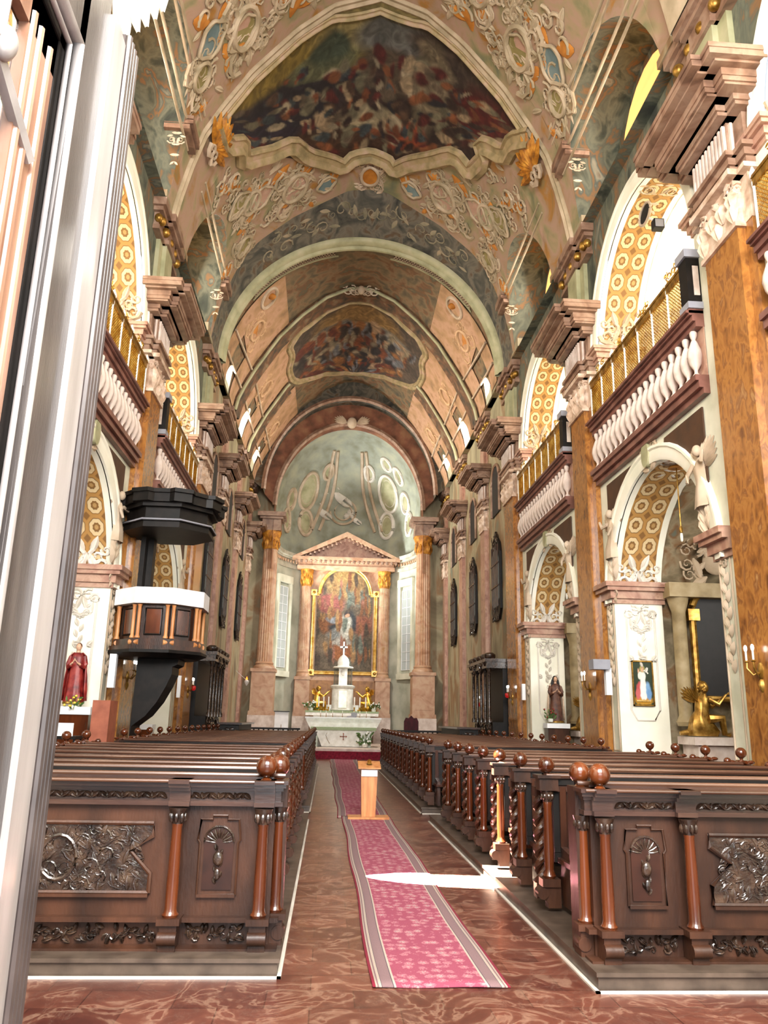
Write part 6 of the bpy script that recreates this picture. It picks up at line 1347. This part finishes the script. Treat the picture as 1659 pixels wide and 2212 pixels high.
# ------------------------------------------------------------------ pulpit
PX, PY = -4.25, 16.75
t = thing('pulpit', 'dark wooden pulpit with white cloth rail and flat canopy on the left pier', 'pulpit', (PX, PY, 1.4))
def octo(r, f_=1): return [(r*cos(pi/8+i*pi/4), r*sin(pi/8+i*pi/4)*f_) for i in range(8)]
Fz = lambda u, v, h: (PX+u, PY+v, h)
m = M()
m.prism(octo(.92), Fz, 2.92, 3.05); m.prism(octo(.80), Fz, 3.05, 3.75); m.prism(octo(.98), Fz, 2.84, 2.92); build('body', m, WOOD, t, smooth=False)
m = M(); m.prism(octo(.97), Fz, 3.74, 4.06); build('cloth_rail', m, WHITE, t, smooth=False)
m = M(); m.prism(octo(1.0), Fz, 2.78, 2.84); m.lathe([(.8, 2.7), (.97, 2.78)], (PX, PY, 0), 16); build('underside', m, BLACKW, t)
for i in range(8):
    a = pi/8+i*pi/4; b_ = a+pi/8
    for da in (-.07, .07):
        x, y = PX+.86*cos(a+da), PY+.86*sin(a+da)
        m = M(); m.lathe([(.05, 0), (.05, .03), (.035, .06), (.035, .62), (.05, .66)], (x, y, 3.06), 10); build('column', m, PINE, t)
        m = M(); tx, ty = -sin(a), cos(a); m.tube([(x-tx*.045, y-ty*.045, 2.98), (x+tx*.045, y+ty*.045, 2.98)], .055, 12); build('volute', m, PINE, t)
    x, y = PX+.745*cos(b_), PY+.745*sin(b_); F = planeF((x, y, 3.4), (-sin(b_), cos(b_), 0), (0, 0, 1), (cos(b_), sin(b_), 0))
    m = M(); m.prism([(-.14, -.24), (.14, -.24), (.14, .24), (-.14, .24)], F, 0, .02); build('panel', m, WOODC, t, smooth=False)
    m = M(); m.tube([F(u, v, .02) for u, v in ((-.16, -.26), (.16, -.26), (.16, .26), (-.16, .26), (-.16, -.26))], .014, 6); build('panel_border', m, BLACKW, t)
m = M(); m.box(PX-.62, PX-.38, PY+.35, PY+.6, 4.0, 5.35); m.box(PX-.6, PX-.5, PY+.1, PY+.6, 4.0, 5.35); build('backboard', m, BLACKW, t, smooth=False)
m = M(); m.prism(octo(.95), Fz, 5.30, 5.42); m.prism(octo(1.0), Fz, 5.42, 5.48); m.prism(octo(.9), Fz, 5.48, 5.75); m.prism(octo(1.02), Fz, 5.72, 5.80)
pts = []
for i in range(8):
    a = pi/8+i*pi/4
    for da, r in ((-.16, 1.13), (.16, 1.13), (.24, 1.03), (.54, 1.03)): pts.append((r*cos(a+da), r*sin(a+da)))
m.prism(pts, Fz, 5.80, 5.98); m.prism([(u*1.05, v*1.05) for u, v in pts], Fz, 5.98, 6.06); build('canopy', m, BLACKW, t, smooth=False)
m = M(); m.tube([(PX+1.0*cos(pi/8+i*pi/4), PY+1.0*sin(pi/8+i*pi/4), 5.45) for i in range(9)], .018, 6); build('canopy_bead', m, GREY, t)
t = thing('pulpit_stair', 'black curved stair cheek under the pulpit', 'stair', (-4.6, 16.9, 0)); m = M()
m.prism([(0, 2.76), (.82, 2.76), (.80, 2.6), (.70, 2.55), (.70, 2.4), (.60, 2.15), (.45, 1.85), (.25, 1.58), (.0, 1.38), (-.03, 1.1)], planeF((-4.60, 16.75, 0), (1, 0, 0), (0, 0, 1), (0, -1, 0)), -.5, .25); build('cheek', m, BLACKW, t, smooth=False)
# odd furniture at left below the pulpit
box_thing('cabinet', -4.80, -4.5, 14.4, 14.9, 0, 1.83, TERRA, 'orange brown cupboard between the left pew ends and the pulpit', 'cabinet', None, TERRA)
t = thing('notice_table', 'small dark table with white papers beside the left chapel', 'table', (-4.9, 13.5, 0)); m = M(); m.box(-5.15, -4.7, 13.3, 13.7, 1.2, 1.25); build('top', m, BLACKW, t, smooth=False)
for a, b in ((-5.13, 13.32), (-4.74, 13.32), (-5.13, 13.66), (-4.74, 13.66)): m = M(); m.box(a, a+.03, b, b+.03, 0, 1.2); build('leg', m, BLACKW, t, smooth=False)
m = M(); m.box(-5.1, -4.75, 13.3, 13.32, 1.25, 1.45); build('paper', m, WHITE, t, smooth=False)
t = thing('sanctuary_lamp', 'small hanging lamp with an orange flame near the left choir pier', 'lamp', (-3.9, 33, 3.2)); m = M(); m.lathe([(.02, -.12), (.09, 0), (.1, .06), (.05, .12)], (-4.2, 34.5, 3.0), 12); m.tube([(-4.2, 34.5, 3.1), (-4.7, 34.7, 3.5)], .01, 5); build('bowl', m, ORG, t); m = M(); m.lathe([(.03, 0), (.04, .05), (.005, .14)], (-4.2, 34.5, 3.12), 10); build('flame_glass', m, emis('orange_flame', 'ff6a20', 3), t)
# ------------------------------------------------------------------ glazed door leaf at the left edge
DX, DY = -1.56, 2.53
t = thing('door_leaf', 'open glazed inner door with grey brown moulded frame at the left edge', 'door', (DX, 1.4, 0))
m = M(); m.box(DX-.05, DX, 2.28, 2.41, 0, 3.95); build('lock_stile', m, DOORL, t, smooth=False)
m = M()
for i in range(4): m.tube([(DX+.004, 2.425+.03*i, 0), (DX+.004, 2.425+.03*i, 4.0)], .014, 8)
m.box(DX-.06, DX-.004, 2.41, 2.53, 0, 4.0); build('ribbed_edge', m, mat('ribbed_edge_paint', ['3c3432', '544a47'], 6, .3), t)
m = M(); m.box(DX-.07, DX-.02, 2.05, 2.28, 0, 4.6); m.box(DX-.07, DX-.02, .0, 2.1, 3.62, 4.6); m.box(DX-.07, DX-.02, 0, 2.1, 0, .5); build('stile', m, DOORW, t, smooth=False)
m = M()
for q, rr_ in ((2.065, .024), (2.01, .010)): m.tube([(DX-.03, q, .4), (DX-.03, q, 3.55+(q-2.01)), (DX-.03, .0, 3.55+(q-2.01))], rr_, 10)
o = build('bead', m, DOORL, t)
m = M(); m.box(DX-.075, DX-.045, 1.98, 2.05, .4, 3.6); m.box(DX-.075, DX-.045, .0, 2.02, 3.53, 3.62); build('dark_rebate', m, BLACKW, t, smooth=False)
m = M(); m.box(DX-.085, DX-.05, 1.79, 1.98, .4, 3.53); m.box(DX-.085, DX-.05, .0, 1.98, 3.40, 3.53)
for q in (1.81, 1.86, 1.93): m.tube([(DX-.05, q, .4), (DX-.05, q, 3.45)], .012, 8)
build('inner_frame', m, DOORG, t)
m = M(); m.tube([(DX-.05, 1.90, 3.05), (DX-.05, 1.66, 3.16)], .022, 6); m.tube([(DX-.05, 1.64, 3.2), (DX-.05, 1.64, 4.0)], .022, 8); m.tube([(DX-.05, 1.64, 3.2), (DX-.05, 1.4, 3.05)], .022, 6); m.tube([(DX-.05, 1.62, 3.15), (DX-.05, 1.60, .5)], .014, 6); m.ell((DX-.03, 1.65, 3.19), (.03, .03, .05), 12, 8); build('glazing_bar', m, DOORL, t)
gm, nt, b = newmat('clear_glass'); b.inputs['Transmission Weight'].default_value = 1; b.inputs['Roughness'].default_value = .02; b.inputs['IOR'].default_value = 1.05
m = M(); m.box(DX-.082, DX-.078, 0, 1.80, .4, 3.45); build('pane', m, gm, t, smooth=False)
t = thing('stucco_wing', 'white plaster wing tip hanging over the door head', 'stucco ornament', (-1.35, 2.5, 4.2)); m = M()
F = planeF((-1.58, 2.45, 4.13), (.75, 0, 0), (0, 0, 1), (0, -1, 0))
for i, (u, v, l, a) in enumerate(((0.0, .1, .38, 1.9), (.05, .12, .36, 1.85), (.10, .14, .32, 1.8), (.15, .17, .3, 1.7), (.0, .22, .5, 1.4), (.1, .26, .5, 1.3), (-.03, .0, .26, 1.9))): leaf(m, F, u, v, l, .09, a, .5)
build('feathers', m, WSTUC, t)
for o in bpy.data.objects:
    if 'wloc' in o: del o['wloc']
